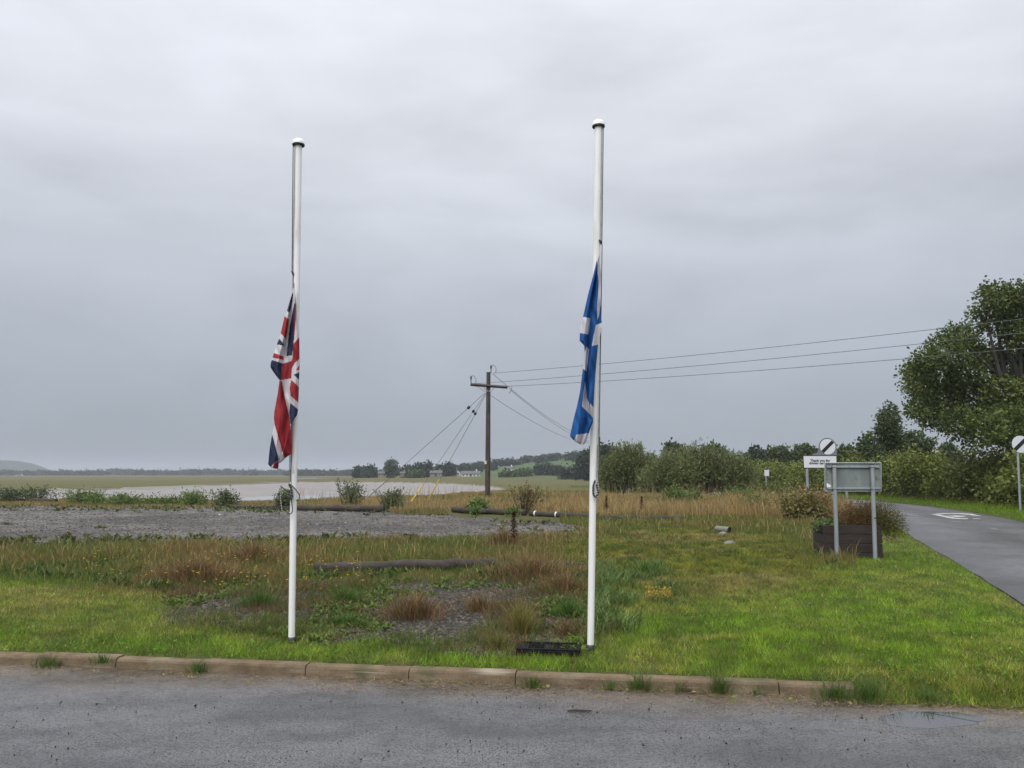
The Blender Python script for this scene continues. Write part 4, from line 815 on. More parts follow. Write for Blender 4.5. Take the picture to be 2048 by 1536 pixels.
def slate():
    n = 16000; x, y = scatter(n, 330, 1260, 6.6, 12.5, p=1.0); k = zone_at(x, y) == 3; x, y = x[k], y[k]; n = len(x)
    col = lerp(C(.038, .034, .030), C(.115, .103, .092), RNG.uniform(0, 1, (n, 1)) ** 1.6); br = RNG.uniform(0, 1, n) < .12; col[br] = C(.12, .085, .06)
    stuff('slate_chippings', [chips(x, y, RNG.uniform(.015, .05, n), RNG.uniform(.003, .009, n), col, .002)], M_stone, 'dark slate chippings covering the bed behind the flagpoles', cat='slate chippings')
    n = 15000; x, y = scatter(n, -150, 1170, 15, 40, p=.9); k = zone_at(x, y) == 4; x, y = x[k], y[k]; n = len(x)
    v = RNG.uniform(0, 1, (n, 1)); col = lerp(C(.05, .046, .042), C(.17, .16, .152), v); li = RNG.uniform(0, 1, n) < .03; col[li] = C(.30, .29, .28)
    stuff('loose_stones', [chips(x, y, RNG.uniform(.025, .05, n) * (y / 22) ** .6 * RNG.choice([1, 1, 1, 1, 1.8], n), RNG.uniform(.006, .020, n), col, .012)], M_stone, 'loose grey stones strewn over the gravel lot', cat='gravel')
    n = 260; x, y = scatter(n, -60, 2100, 3.6, 6.0); k = kerb_s(x, y) < -.15; x, y = x[k], y[k]; n = len(x)
    me = chips(x, y, RNG.uniform(.004, .011, n) * RNG.choice([1, 1, 1, 1.7], n), RNG.uniform(.002, .006, n), jitter(np.tile(C(.03, .028, .027), (n, 1)), n, .5), .045)
    stuff('road_grit', [me], M_stone, 'small dark grit scattered over the forecourt tarmac', cat='grit')
slate()
# dead grass and litter in the gutter
def bed_grass():
    n = 170000; x, y = scatter(n, 320, 1270, 6.6, 13.0, p=1.0); px, py = to_px(x, y, .1); zn = zone_soft(x, y, .15)
    bare = np.exp(-(((px - 930) / 105) ** 2 + ((py - 1243) / 42) ** 2)) * 1.3 + .9 * np.exp(-(((px - 515) / 70) ** 2 + ((py - 1258) / 9) ** 2)) + .6 * np.exp(-(((px - 1110) / 60) ** 2 + ((py - 1268) / 16) ** 2)) + .5 * np.exp(-(((px - 570) / 110) ** 2 + ((py - 1205) / 14) ** 2))
    a = fbm(x * 1.4, y * 1.4, 171); b = fbm(x * 4, y * 4, 172); k = (zn == 3) & (RNG.uniform(0, 1, n) < np.clip((a - .30 - .34 * bare) * 3.2, .015, 1)); x, y, a, b, px, py = x[k], y[k], a[k], b[k], px[k], py[k]; n = len(x)
    br = np.clip(sstep(.42, .62, fbm(x * .9, y * .9, 173)) + .6 * np.exp(-(((px - 1050) / 120) ** 2 + ((py - 1190) / 50) ** 2)), 0, 1)[:, None]
    col = lerp(lerp(C(.06, .105, .022), C(.135, .17, .04), b[:, None]), pick([C(.16, .095, .05), C(.25, .175, .085), C(.12, .085, .045)], [3, 2, 3], n), (RNG.uniform(0, 1, (n, 1)) < br * .75 + .1) * 1.0)
    h = (.03 + .10 * b * a + .05 * sstep(.5, .75, a)) * RNG.uniform(.5, 1.4, n); h = h * np.where(RNG.uniform(0, 1, n) < .03, 2.6, 1)
    stuff('bed_grass', [blade_mesh(np.stack([x, y, terrain(x, y) - .004], 1), h, np.full(n, .0055), RNG.uniform(.2, .92, n), jitter(col * lerp(.6, 1.15, b)[:, None], n, .28), 1)], M_grass, 'tangled olive and brown grass matting the slate bed', cat='grass')
bed_grass()
def litter():
    n = 12000; t = RNG.uniform(-2, K_END + 5.5, n); s = -np.abs(RNG.normal(0, .15, n)) - .012; s = s - .25 * (RNG.uniform(0, 1, n) < .12) * RNG.uniform(0, 1, n)
    dens = fbm(t * .9, s * 1.5, 161); k = RNG.uniform(0, 1, n) < np.clip((dens - .33) * 4, .05, 1) * np.where(t > 3.5, 1, .6); t, s = t[k], s[k]; pu = ((to_px(K0.x + t * KD.x + s * KN.x, K0.y + t * KD.y + s * KN.y, 0)[0] - 1862) / 120) ** 2 + ((to_px(K0.x + t * KD.x + s * KN.x, K0.y + t * KD.y + s * KN.y, 0)[1] - 1439) / 21) ** 2 > 1; t, s = t[pu], s[pu]; n = len(t)
    x = K0.x + t * KD.x + s * KN.x; y = K0.y + t * KD.y + s * KN.y
    col = pick([G_straw * .8, G_tan * .8, C(.10, .065, .035), C(.07, .05, .03), C(.09, .13, .03)], [3, 3, 3, 2, 1], n)
    P = np.stack([x, y, np.full(n, .005) + RNG.uniform(0, .008, n)], 1); h = RNG.uniform(.02, .10, n)
    b1 = blade_mesh(P, h, np.full(n, .0055), np.full(n, .99), jitter(col, n), 1)
    m = 60; q = RNG.integers(0, n, m); lv = leaf_quads(P[q] + [0, 0, .006], np.stack([RNG.normal(size=m), RNG.normal(size=m), np.full(m, .1)], 1), RNG.uniform(.02, .05, m), jitter(pick([C(.25, .26, .10), C(.16, .19, .05), C(.30, .22, .10)], [2, 2, 1], m), m), RNG, .6)
    stuff('gutter_litter', [b1, lv], M_grass, 'dead grass and leaf litter lying along the foot of the kerb', cat='litter')
litter()

# ------------------------------------------------------------------ single plants
def tuft(name, px, py, n, h, spread, cols, wts, label, group, lean=(.15, .75), w=None, z=None, cat='grass tussock', d=None, rngs=0):
    rg = np.random.default_rng(int(px * 7 + py) + rngs); g = ground(px, py, .1 if z is None else z) if d is None else Vector((at(px, py, d).x, d, 0)); g.z = float(terrain(g.x, g.y)) if z is None else z
    r = spread * np.abs(rg.normal(0, .42, n)); a = rg.uniform(0, 2 * np.pi, n); P = np.stack([r * np.cos(a), r * np.sin(a) * .8, np.full(n, -.01)], 1)
    hh = h * rg.uniform(.4, 1.12, n) * np.clip(1.1 - .45 * r / spread, .4, 1.1); ww = np.full(n, w or max(.004, .00065 * g.y)); col = jitter(pick(cols, wts, n, rg), n, .2, rg)
    V, F, c = blade_mesh(P, hh, ww, rg.uniform(*lean, n), col, 2, rg)
    d2 = np.repeat(np.stack([np.cos(a), np.sin(a)], 1) * (hh * (.15 + .5 * np.minimum(1, r / spread)))[:, None], 5, 0); V[:, :2] += d2 * np.tile([0, 0, .4, .4, 1], n)[:, None]
    o = empty(name, g, label=label, cat=cat, group=group); link('leaves', np_mesh('leaves', V, F, c), M_grass, o); return o
BR = [C(.19, .095, .05), C(.13, .08, .045), C(.29, .19, .095), C(.11, .125, .035)]
tg = 'brown grass tussocks round the bed'
for px, py, n, h, sp, lb in ((825, 1240, 1300, .30, .5, 'rust coloured grass tussock in the middle of the slate bed'), (385, 1168, 2600, .40, 1.0, 'broad red brown tussock behind the yellowed lawn, nearest the left flagpole'),
                             (510, 1130, 1700, .42, 1.0, 'brown tussock against the left flagpole\'s left side before the lot'), (960, 1225, 420, .26, .25, 'wispy brown tussock at the right edge of the bare slate'), (1060, 1160, 1700, .40, .95, 'tall brown tussock at the end of the thick log'), (1130, 1185, 800, .28, .7, 'brown tussock close to the blue flag\'s pole'), (1010, 1098, 900, .48, .5, 'tall tawny tussock behind the end of the thick log'), (1130, 1275, 320, .18, .2, 'dead brown tuft behind the drain cover')):
    tuft('grass_tussock', px, py, n, h, sp, BR, [2.6, 3, 2.8, 2.4], lb, tg, lean=(.2, .92))
tuft('grass_tussock', 1040, 1272, 420, .34, .16, [C(.24, .20, .06), C(.15, .17, .04), C(.22, .12, .05)], [3, 3, 1], 'upright yellow green tuft left of the drain cover', tg, lean=(.1, .5))
tuft('grass_tussock', 990, 1300, 260, .2, .15, [C(.20, .17, .05), C(.12, .15, .035)], [1, 1.5], 'small green tuft left of the drain cover at the lawn edge', tg)
for px, py, n, h, sp, lb in ((690, 1210, 420, .22, .25, 'bushy green weed right of the left flagpole below the log'), (520, 1215, 520, .24, .35, 'bright green grass clump left of the left flagpole'), (690, 1255, 520, .16, .3, 'feathery green weed at the slate bed\'s front edge'), (1140, 1235, 600, .22, .22, 'dark green clump touching the blue flag\'s pole'), (1290, 1155, 500, .25, .35, 'dark green weed clump right of the blue flag\'s pole')):
    tuft('weed_clump', px, py, n, h, sp, [C(.055, .12, .022), C(.08, .16, .03), C(.12, .17, .04)], [3, 3, 1], lb, 'green weed clumps in the bed', cat='weed')
for px, py, n, h, sp, lb in ((100, 1331, 90, .10, .14, 'dark weed tuft at the kerb foot, leftmost of all'), (395, 1343, 70, .10, .1, 'grassy weed at the kerb foot left of the left flagpole'), (205, 1322, 60, .08, .1, 'small weed growing over the kerb near the leftmost joints'), (1066, 1372, 90, .09, .1, 'weed tuft at the kerb foot below the drain cover'), (1280, 1377, 150, .12, .13, 'bushy weed at the kerb foot right of the blue flag\'s pole'), (1222, 1377, 50, .08, .08, 'tiny weed beside the bushy one at the kerb foot'), (1362, 1380, 70, .09, .1, 'low weed between two taller ones at the kerb foot'), (1438, 1383, 160, .14, .1, 'upright bright grass tuft at the kerb foot'), (1515, 1385, 60, .07, .1, 'flat weed at the kerb foot beside a joint'), (1668, 1394, 160, .13, .2, 'leafy weed at the kerb foot near its end'), (1738, 1398, 240, .14, .26, 'large weed swallowing the end of the kerb'), (1850, 1402, 140, .10, .2, 'low weed on the tarmac edge beyond the kerb end')):
    tuft('kerb_weed', px, py + 2, n * 2, h * 1.45, sp * 1.2, [C(.06, .13, .025), C(.09, .17, .035), C(.14, .12, .05)], [3, 3, 1], lb, 'weeds growing along the kerb', z=.0 if py > 1325 else .1, lean=(.2, .85), cat='weed')
for px, py, lb in ((200, 1060, 'round green tuft on the gravel, nearest the broken edge grass'), (412, 1076, 'green brown tuft on the gravel left of the left flagpole'), (628, 1080, 'dark tuft on the gravel right of the left flagpole'), (12, 1051, 'green tuft on the gravel at the picture\'s left edge')):
    tuft('gravel_tuft', px, py, 160, .13, .34, [C(.08, .12, .03), C(.13, .12, .04)], [2, 1], lb, 'grass tufts on the gravel lot', lean=(.2, .8), cat='grass tuft')
# dock seed stalk, dark brown
def dock(px, py, h, label, col=C(.05, .022, .014)):
    g = ground(px, py, .1); g.z = float(terrain(g.x, g.y)); T = empty('dock_plant', g, label=label, cat='plant', group='dead dock stalks'); rg = np.random.default_rng(int(px))
    st = [(0, 0, 0), (.01, 0, h * .5), (.0, 0, h)]; MB().tube(st, [.009, .007, .003], 6).build('stem', M_dock, T)
    n = 520; f = rg.uniform(.35, 1, n) ** .9; br = rg.integers(0, 7, n); a = br * 2.4; r = (1 - f) * .14 * rg.uniform(.0, 1, n) + .012
    P = np.stack([np.cos(a) * r, np.sin(a) * r, f * h], 1) + rg.normal(0, .008, (n, 3)); D = np.stack([rg.normal(size=n) * .6, rg.normal(size=n) * .6, rg.uniform(.2, 1, n)], 1)
    v, fs, c = leaf_quads(P, D, rg.uniform(.018, .035, n), jitter(np.tile(col, (n, 1)), n, .3, rg), rg, .7)
    link('seed_sprays', np_mesh('seed_sprays', v, fs, c), M_leaf, T)
M_dock = mat('dock_stem', (.06, .03, .018), rough=.8)
dock(1027, 1114, .80, 'dark brown dock seed stalk standing alone behind the thick log'); dock(1284, 1036, .75, 'brown dock stalk in tawny grass right of the blue flag\'s pole'); dock(1213, 1034, .75, 'thin dock stalk in tawny grass close beside the blue flag\'s pole')
# thin tall seed stems on the strip
def stems():
    parts = []; n = 260; x, y = scatter(n, -40, 1180, 11.5, 18); k = zone_at(x, y) == 0; x, y = x[k], y[k]; n = len(x)
    parts.append(blade_mesh(np.stack([x, y, terrain(x, y)], 1), RNG.uniform(.35, .75, n), np.full(n, .008), RNG.uniform(.05, .4, n), jitter(np.tile(C(.19, .15, .06), (n, 1)), n), 2))
    n = 700; x, y = scatter(n, 560, 1600, 30, 48); k = (zone_at(x, y) == 0) & ~inpoly(x, y, BASIN); x, y = x[k], y[k]; n = len(x)
    parts.append(blade_mesh(np.stack([x, y, terrain(x, y)], 1), RNG.uniform(.6, 1.25, n), np.full(n, .022), RNG.uniform(.03, .35, n), jitter(np.tile(C(.30, .23, .11), (n, 1)), n), 2))
    stuff('seed_stems', parts, M_grass, 'thin tall dry seed stems rising above the grass', cat='seed stems')
    # small yellow flowers
    n = 150; x, y = scatter(n, 180, 760, 9.3, 13.5); k = (zone_at(x, y) != 1) & (zone_at(x, y) != 4); x, y = x[k], y[k]; m = len(x)
    P = np.repeat(np.stack([x, y, terrain(x, y) + RNG.uniform(.12, .3, m)], 1), 5, 0); a = np.tile(np.arange(5) * 2 * np.pi / 5, m); D = np.stack([np.cos(a), np.sin(a), np.full(5 * m, .5)], 1)
    p1 = leaf_quads(P, D, np.full(5 * m, .016), np.tile(C(.72, .50, .02), (5 * m, 1)), RNG, .8)
    x, y = [v[:260] for v in scatter(260, 1285, 1335, 9.6, 10.3)]; m = len(x); P = np.stack([x, y, terrain(x, y) + RNG.uniform(.03, .09, m)], 1)
    p2 = leaf_quads(P, np.stack([RNG.normal(size=m), RNG.normal(size=m), np.full(m, .4)], 1), RNG.uniform(.015, .035, m), jitter(np.tile(C(.40, .27, .04), (m, 1)), m), RNG, .7)
    stuff('yellow_flowers', [p1, p2], M_leaf, 'tiny yellow flowers dotted through the strip and bed', cat='flowers')
stems()
# ------------------------------------------------------------------ shrubs and trees
def cloud(blobs, n, size, cols, rng, shell=.45, wide=.75, droop=.0, clump=0, spray=1.15):
    """leaf faces through the volume of ellipsoid blobs [(x,y,z,rx,ry,rz)]; clump>0 gathers them into sprays"""
    B = np.array(blobs, float); w = (B[:, 3] * B[:, 5]) ** .9; w /= w.sum()
    m = n if not clump else max(1, n // clump); k = rng.choice(len(B), m, p=w); D = rng.normal(size=(m, 3)); D /= np.linalg.norm(D, axis=1, keepdims=True)
    r = (shell + (1 - shell) * rng.uniform(0, 1, m) ** .6) * (1 + .18 * (fbm(D[:, 0] * 2.5 + k * 7, D[:, 2] * 2.5 + D[:, 1] * 2, 3) - .3)); P = B[k, :3] + D * B[k, 3:6] * r[:, None]
    tone = rng.uniform(0, 1, (m, 1)); ci = lerp(cols[0], cols[1], np.clip(.55 * tone + .45 * (B[k, 6:7] if B.shape[1] > 6 else tone), 0, 1))
    if clump:
        P = np.repeat(P, clump, 0); D = np.repeat(D, clump, 0); ci = np.repeat(ci, clump, 0); P = P + rng.normal(0, 1, P.shape) * size * spray
    q = len(P); L = D * .7 + rng.normal(size=(q, 3)) * .8; L[:, 2] -= droop
    return leaf_quads(P, L, size * rng.uniform(.6, 1.25, q), jitter(ci, q, .16, rng), rng, wide)
def limbs(base, tips, r, rng, sag_=0.0):
    m = MB(); base = Vector(base)
    for t in tips:
        t = Vector(t); mid = base.lerp(t, .5) + Vector((rng.normal(0, .15), rng.normal(0, .15), -.1)) * (t - base).length * .5
        m.tube([base, base.lerp(mid, .6), mid, t], [r, r * .7, r * .5, r * .15], 7)
    return m
def tree(name, g, blobs, n, size, cols, label, seed, trunk_r=.2, group=None, cat='tree', trunk_h=None, **kw):
    rng = np.random.default_rng(seed); T = empty(name, g, label=label, cat=cat, group=group); B = [(b[0] - g[0], b[1] - g[1], b[2] - g[2]) + tuple(b[3:]) for b in blobs]
    V, F, c = cloud(B, n, size, cols, rng, **kw); link('crown', np_mesh('crown', V, F, c), M_leaf, T)
    cz = np.mean([b[2] for b in B]); th = trunk_h or cz * .6
    m = limbs((0, 0, th), [(b[0] * .9, b[1] * .9, b[2]) for b in B[:14]], trunk_r * .55, rng); m.tube([(0, 0, -.3), (.05, 0, th * .5), (0, 0, th + .05)], [trunk_r * 1.25, trunk_r, trunk_r * .75], 10)
    m.build('trunk', M_bark, T, smooth=True); return T
OAK = (C(.048, .074, .020), C(.135, .175, .038))
def px_blobs(lst, depth, jy, rng):
    out = []
    for px, py, r in lst:
        dd = depth + rng.uniform(-jy, jy); p = at(px, py, dd); R = r * dd / FPX * .86; out.append((p.x, p.y, p.z, R, R * 1.05, R * .85, rng.uniform(0, 1)))
    return out
rg = np.random.default_rng(2)
oak_l = [(2000, 598, 34), (1978, 588, 20), (2022, 612, 34), (2062, 592, 40), (2110, 580, 46), (2160, 600, 50), (1990, 640, 34), (1962, 622, 16), (1925, 668, 26), (1900, 672, 20), (1890, 700, 34), (1935, 695, 26), (2040, 668, 34), (2085, 650, 48), (1860, 722, 30), (1832, 742, 26), (1842, 768, 32), (1880, 752, 44), (1930, 742, 42), (1985, 712, 30), (2030, 732, 48), (2090, 722, 54), (2150, 680, 60), (1850, 808, 32), (1838, 830, 16), (1890, 802, 46), (1945, 800, 50), (2005, 792, 52), (2070, 792, 60), (2140, 770, 66), (1915, 846, 36), (1868, 838, 22), (1965, 858, 46), (2020, 852, 50), (2085, 858, 58), (2150, 850, 60), (2200, 720, 60), (2230, 790, 64), (2210, 850, 56)]
og = at(2062, 990, 40.0); og.z = .35
tree('oak_tree', og, px_blobs(oak_l, 40, 2.6, rg), 72000, .17, OAK, 'large spreading oak tree rising behind the hedge at the roadside', 21, trunk_r=.42, trunk_h=3.2, clump=8, shell=.62)
def quick_tree(px, top, w, depth, cols, label, seed, n=2200, size=None, name='tree', group='trees beyond the road', tall=None, lobes=9, gz=None, lowf=.25, clump=5, **kw):
    rng = np.random.default_rng(seed); g = at(px, 960, depth); g.z = float(terrain(g.x, g.y)) if gz is None else gz; H = at(px, top, depth).z - g.z; W = w * depth / FPX / 2; bl = []
    for k in range(lobes):
        a = rng.uniform(0, 2 * np.pi); q = rng.uniform(0, 1); zz = lerp(lowf, .86, q); rr = W * math.sin(math.pi * min(1, .18 + .75 * (1 - abs(q - .4)))) * .62; R = W * rng.uniform(.30, .52) * (1 - .35 * q)
        bl.append((g.x + rr * math.cos(a) * rng.uniform(.5, 1), g.y + rr * math.sin(a) * .7, g.z + H * zz, R, R, min(R * .9, H * .35), rng.uniform(0, 1)))
    bl.append((g.x, g.y, g.z + H * .8, W * .42, W * .42, H * .2, .6)); bl.append((g.x, g.y, g.z + H * .45, W * .7, W * .6, H * .32, .3))
    return tree(name, g, bl, n, size or max(.14, depth * .0032), cols, label, seed, trunk_r=max(.08, H * .022), group=group, clump=clump, spray=.6, **kw)
DKG = (C(.034, .056, .020), C(.085, .115, .034)); MDG = (C(.035, .060, .016), C(.090, .120, .028)); BLG = (C(.022, .038, .022), C(.050, .072, .032)); OLV = (C(.045, .066, .016), C(.110, .135, .030))
quick_tree(1784, 806, 84, 54, DKG, 'slender ash sapling with drooping leaves beside the oak', 31, 6500, .26, 'ash_sapling', wide=.36, droop=.7, lowf=.4, gz=.3, lobes=16)
for k, (px, top, w, d, c_, lb) in enumerate(((1738, 868, 75, 72, DKG, 'round dark tree left of the ash sapling behind the roadside hedge'), (1835, 862, 90, 66, DKG, 'dark tree filling the gap between ash sapling and oak'), (1705, 905, 70, 62, OLV, 'low pale green tree above the hedge right of the thank you sign'),
                             (1695, 893, 50, 92, DKG, 'small dark tree just right of the striped roundel sign'), (1610, 893, 80, 120, DKG, 'dark tree standing behind the thank you sign'), (1560, 896, 80, 125, DKG, 'dark tree behind the small white marker sign'), (1515, 900, 60, 118, BLG, 'dark tree just right of the willow bushes'), (1345, 886, 46, 130, DKG, 'dark treetop showing between the two willow bushes'), (1430, 890, 55, 130, DKG, 'dark treetop behind the larger willow bush'), (1215, 893, 60, 210, BLG, 'dark tree behind the far power pole'), (1180, 902, 75, 260, BLG, 'dark spreading tree left of the blue flag\'s pole'), (1900, 890, 60, 90, DKG, 'dark low tree under the oak\'s crown'))):
    quick_tree(px, top, w, d, c_, lb, 40 + k, 4500, max(.2, d * .0046))
# willow bushes with upright shoots
def willow(px0, px1, top, depth, label, seed, n, shoots):
    rng = np.random.default_rng(seed); gx = at((px0 + px1) / 2, 980, depth).x; g = Vector((gx, depth, float(terrain(gx, depth)))); T = empty('willow_bush', g, label=label, cat='bush', group='willow bushes')
    W = (px1 - px0) * depth / FPX / 2; H = at(px0, top, depth).z - g.z; B = []
    for k in range(16):
        u = rng.uniform(-1, 1); h = H * (1 - .35 * abs(u) ** 2.2); R = W * rng.uniform(.20, .30); B.append((u * W * .80, rng.uniform(-.45, .45) * W * .8, h * rng.uniform(.30, .62), R, R, h * .36, rng.uniform(0, 1)))
    cols = (C(.085, .105, .036), C(.165, .190, .065)); V, F, c = cloud(B, n, .26, cols, rng, shell=.5, wide=.26, droop=-.5, clump=6); parts = [(V, F, c)]
    m = MB()
    for k in range(shoots):
        u = rng.uniform(-1, 1); h = H * (1 - .30 * abs(u) ** 2) * rng.uniform(.86, 1.06); b = np.array([u * W * .55, rng.uniform(-.3, .3) * W, .1]); t = np.array([u * W * .85 + rng.normal(0, .12), b[1] + rng.normal(0, .2), h]); m.tube([tuple(b), tuple(lerp(b, t, .5) + [0, 0, .2]), tuple(t)], [.03, .02, .006], 5)
        q = 80; f = rng.uniform(.45, 1, q)[:, None]; P = b + (t - b) * f; D = rng.normal(size=(q, 3)) * .55 + [0, 0, 1.0]; parts.append(leaf_quads(P, D, rng.uniform(.18, .34, q), jitter(np.tile(C(.17, .20, .09), (q, 1)), q, .2, rng), rng, .22))
    V, F, c = join(parts); link('crown', np_mesh('crown', V, F, c), M_leaf, T); m.build('stems', M_bark, T, kind='stuff')
willow(1200, 1322, 886, 60, 'smaller grey green willow bush beside the blue flag\'s pole', 71, 15000, 34)
willow(1285, 1512, 890, 56, 'wide olive green willow bush with upright shoots left of the small sign', 72, 30000, 60)
# roadside hedge
def hedge():
    rng = np.random.default_rng(81); P = ROAD[(ROAD[:, 1] > 14) & (ROAD[:, 1] < 118)]; nn = line_normals(P); B = []
    for p, n_ in zip(P[::1], nn[::1]):
        for q in range(3):
            o = 5.6 + rng.uniform(-.5, .9); x, y = p + n_ * o; g = float(terrain(x, y)); hh = 2.25 + .7 * float(fbm(np.array(y * .35), np.array(x * .2), 9)); R = rng.uniform(.55, .9); B.append((x, y, g + rng.uniform(.2, hh - .5), R, R, R * .9, float(fbm(np.array(y * .5), np.array(2.), 10)) * 1.5 - .3))
    V, F, c = cloud(B, 150000, .20, (C(.062, .092, .024), C(.205, .235, .050)), rng, shell=.35, wide=.65, clump=6)
    H = empty('hedge', (float(P[0][0] + 5.9), float(P[0][1]), .3), label='long overgrown green hedge along the far side of the road', cat='hedge'); V = V - np.array(H.location)
    link('foliage', np_mesh('foliage', V, F, c), M_leaf, H)
    m = MB()
    for b in B[::5]: x, y, z = b[0] - H.location.x, b[1] - H.location.y, b[2]; m.tube([(x, y, -.2), (x + .1, y, z - .3)], [.05, .02], 5)
    m.build('stems', M_bark, H, kind='stuff')
hedge()
# leafy shrubs on the river bank and lot edge
def shrub(px, py, wpx, hpx, cols, label, seed, n=900, up=1.0, size=.11, group='shrubs along the river bank', name='shrub', open_=0):
    rng = np.random.default_rng(seed); g = ground(px, py, .06); g.z = float(terrain(g.x, g.y)); d = g.y; W, H = wpx * d / FPX / 2, hpx * d / FPX; T = empty(name, g, label=label, cat='shrub', group=group); B = []
    for k in range(7): R = W * rng.uniform(.3, .5); B.append((rng.uniform(-.6, .6) * W, rng.uniform(-.4, .4) * W, H * rng.uniform(.2, .65), R, R, H * .3, rng.uniform(0, 1)))
    parts = [cloud(B, n, size, cols, rng, shell=.3, wide=.5, clump=4)]; m = MB()
    for k in range(9 + open_):
        u = rng.uniform(-1, 1); t = np.array([u * W * .9, rng.normal(0, .15), H * rng.uniform(.75, 1.08)]); m.tube([(u * W * .3, 0, 0), tuple(t * [.7, 1, .55]), tuple(t)], [.014, .010, .004], 5); q = 26
        P = t * rng.uniform(.45, 1, q)[:, None]; parts.append(leaf_quads(P, rng.normal(size=(q, 3)) + [0, 0, up], rng.uniform(.6, 1.1, q) * size, jitter(np.tile(cols[1], (q, 1)), q, .2, rng), rng, .45))
    V, F, c = join(parts); link('crown', np_mesh('crown', V, F, c), M_leaf, T); m.build('stems', M_bark, T)
GW = (C(.07, .12, .03), C(.15, .205, .055)); GG = (C(.06, .085, .038), C(.125, .155, .07))
for k, (px, py, w, h, c_, lb) in enumerate(((20, 1006, 60, 26, GG, 'dark green shrub at the far left edge of the gravel lot'), (75, 1004, 70, 30, GG, 'grey green shrub above the grey log on the lot\'s far edge'), (170, 1010, 100, 25, GW, 'bright green shrub left of centre on the lot\'s left far edge'), (250, 1012, 80, 19, GW, 'yellow green shrub between two brighter shrubs on the bank'), (330, 1012, 80, 15, GW, 'low green shrub midway along the bank left of the left flagpole'),
                                       (390, 1014, 76, 28, GW, 'leafy green shrub on the bank left of the feathery one'), (440, 1016, 70, 34, GG, 'feathery shrub with upright tips against the pale river'), (570, 1022, 36, 40, GG, 'small grey shrub just left of the left flagpole against water'), (693, 1016, 70, 52, GG, 'tall open shrub with small leaves before the river'), (775, 1020, 70, 36, GG, 'bushy dark shrub right of the tall open shrub'), (1048, 1030, 84, 54, (C(.12, .105, .045), C(.24, .19, .085)), 'tall weedy shrub of brownish stems right of the power pole'), (955, 1030, 40, 26, GW, 'small green shrub at the power pole\'s foot'), (1360, 1022, 90, 46, GW, 'low green bramble before the large willow bush'), (1590, 1046, 100, 58, (C(.11, .115, .035), C(.22, .19, .07)), 'olive bramble mound between thicket and browning bramble'), (1525, 1032, 120, 38, (C(.10, .12, .035), C(.20, .20, .07)), 'pale green bramble mound in front of the small white sign'), (1560, 1012, 130, 46, (C(.09, .11, .03), C(.18, .18, .055)), 'wide bramble thicket left of the thank you sign\'s post'), (1630, 1044, 100, 66, (C(.14, .10, .045), C(.27, .19, .085)), 'tall browning bramble left of the planter'), (1470, 1020, 110, 40, GW, 'green bramble below the large willow bush'))):
    shrub(px, py, w, h, c_, lb, 200 + k, (420 if px == 1048 else 1500) if w < 85 else 2800, size=.11, open_=14 if px == 1048 else 0)
for px, py, h, lb in ((895, 1030, 18, 'pale green weed draped on the split log before the pole'), (970, 1034, 16, 'bright green weed hanging over the log before the power pole')): shrub(px + 55, py + 4, 30, h, (C(.08, .13, .03), C(.13, .20, .05)), lb, int(px), 260, size=.09, name='log_weed', group='weeds on the logs')
# planting in the box
def planter_plants():
    rng = np.random.default_rng(91); b = Vector(PL.location) + Vector((0, 0, .60))
    T = empty('shrub', b + Vector((.33, .0, 0)), label='rusty green heathery shrub spilling over the planter toward the road', cat='shrub', group='planter plants'); B = [(-.34, 0, .14, .30, .24, .20, .2), (-.05, 0, .22, .36, .28, .26, .4), (.28, -.02, .20, .34, .28, .28, .8), (.50, -.08, .04, .24, .24, .26, .8), (.12, -.12, .16, .28, .18, .24, .6)]
    V, F, c = cloud(B, 14000, .04, (C(.12, .075, .03), C(.12, .13, .035)), rng, shell=.2, wide=.3, droop=-.5, clump=5); ru = (V[:, 0] < .1).reshape(-1, 4)[:, 0]; ru &= rng.uniform(0, 1, len(ru)) < .6; cc = c.reshape(-1, 4, 3); cc[ru] = C(.20, .10, .045); link('crown', np_mesh('crown', V, F, cc.reshape(-1, 3)), M_leaf, T)
    limbs((0, 0, -.08), [(x, y, z) for x, y, z, *_ in B], .012, rng).build('stems', M_bark, T)
    T = empty('bedding_plant', b + Vector((-.33, -.02, 0)), label='small leafy bedding plant trailing over the planter\'s left rim', cat='plant', group='planter plants'); V, F, c = cloud([(-.12, 0, .03, .14, .16, .06, .5), (.1, 0, .02, .18, .15, .06, .5)], 900, .05, (C(.06, .10, .03), C(.14, .20, .07)), rng, shell=.2, wide=.8, clump=3); link('leaves', np_mesh('leaves', V, F, c), M_leaf, T)
    limbs((0, 0, -.05), [(-.12, 0, .04), (.1, 0, .03)], .006, rng).build('stems', M_bark, T)
planter_plants()

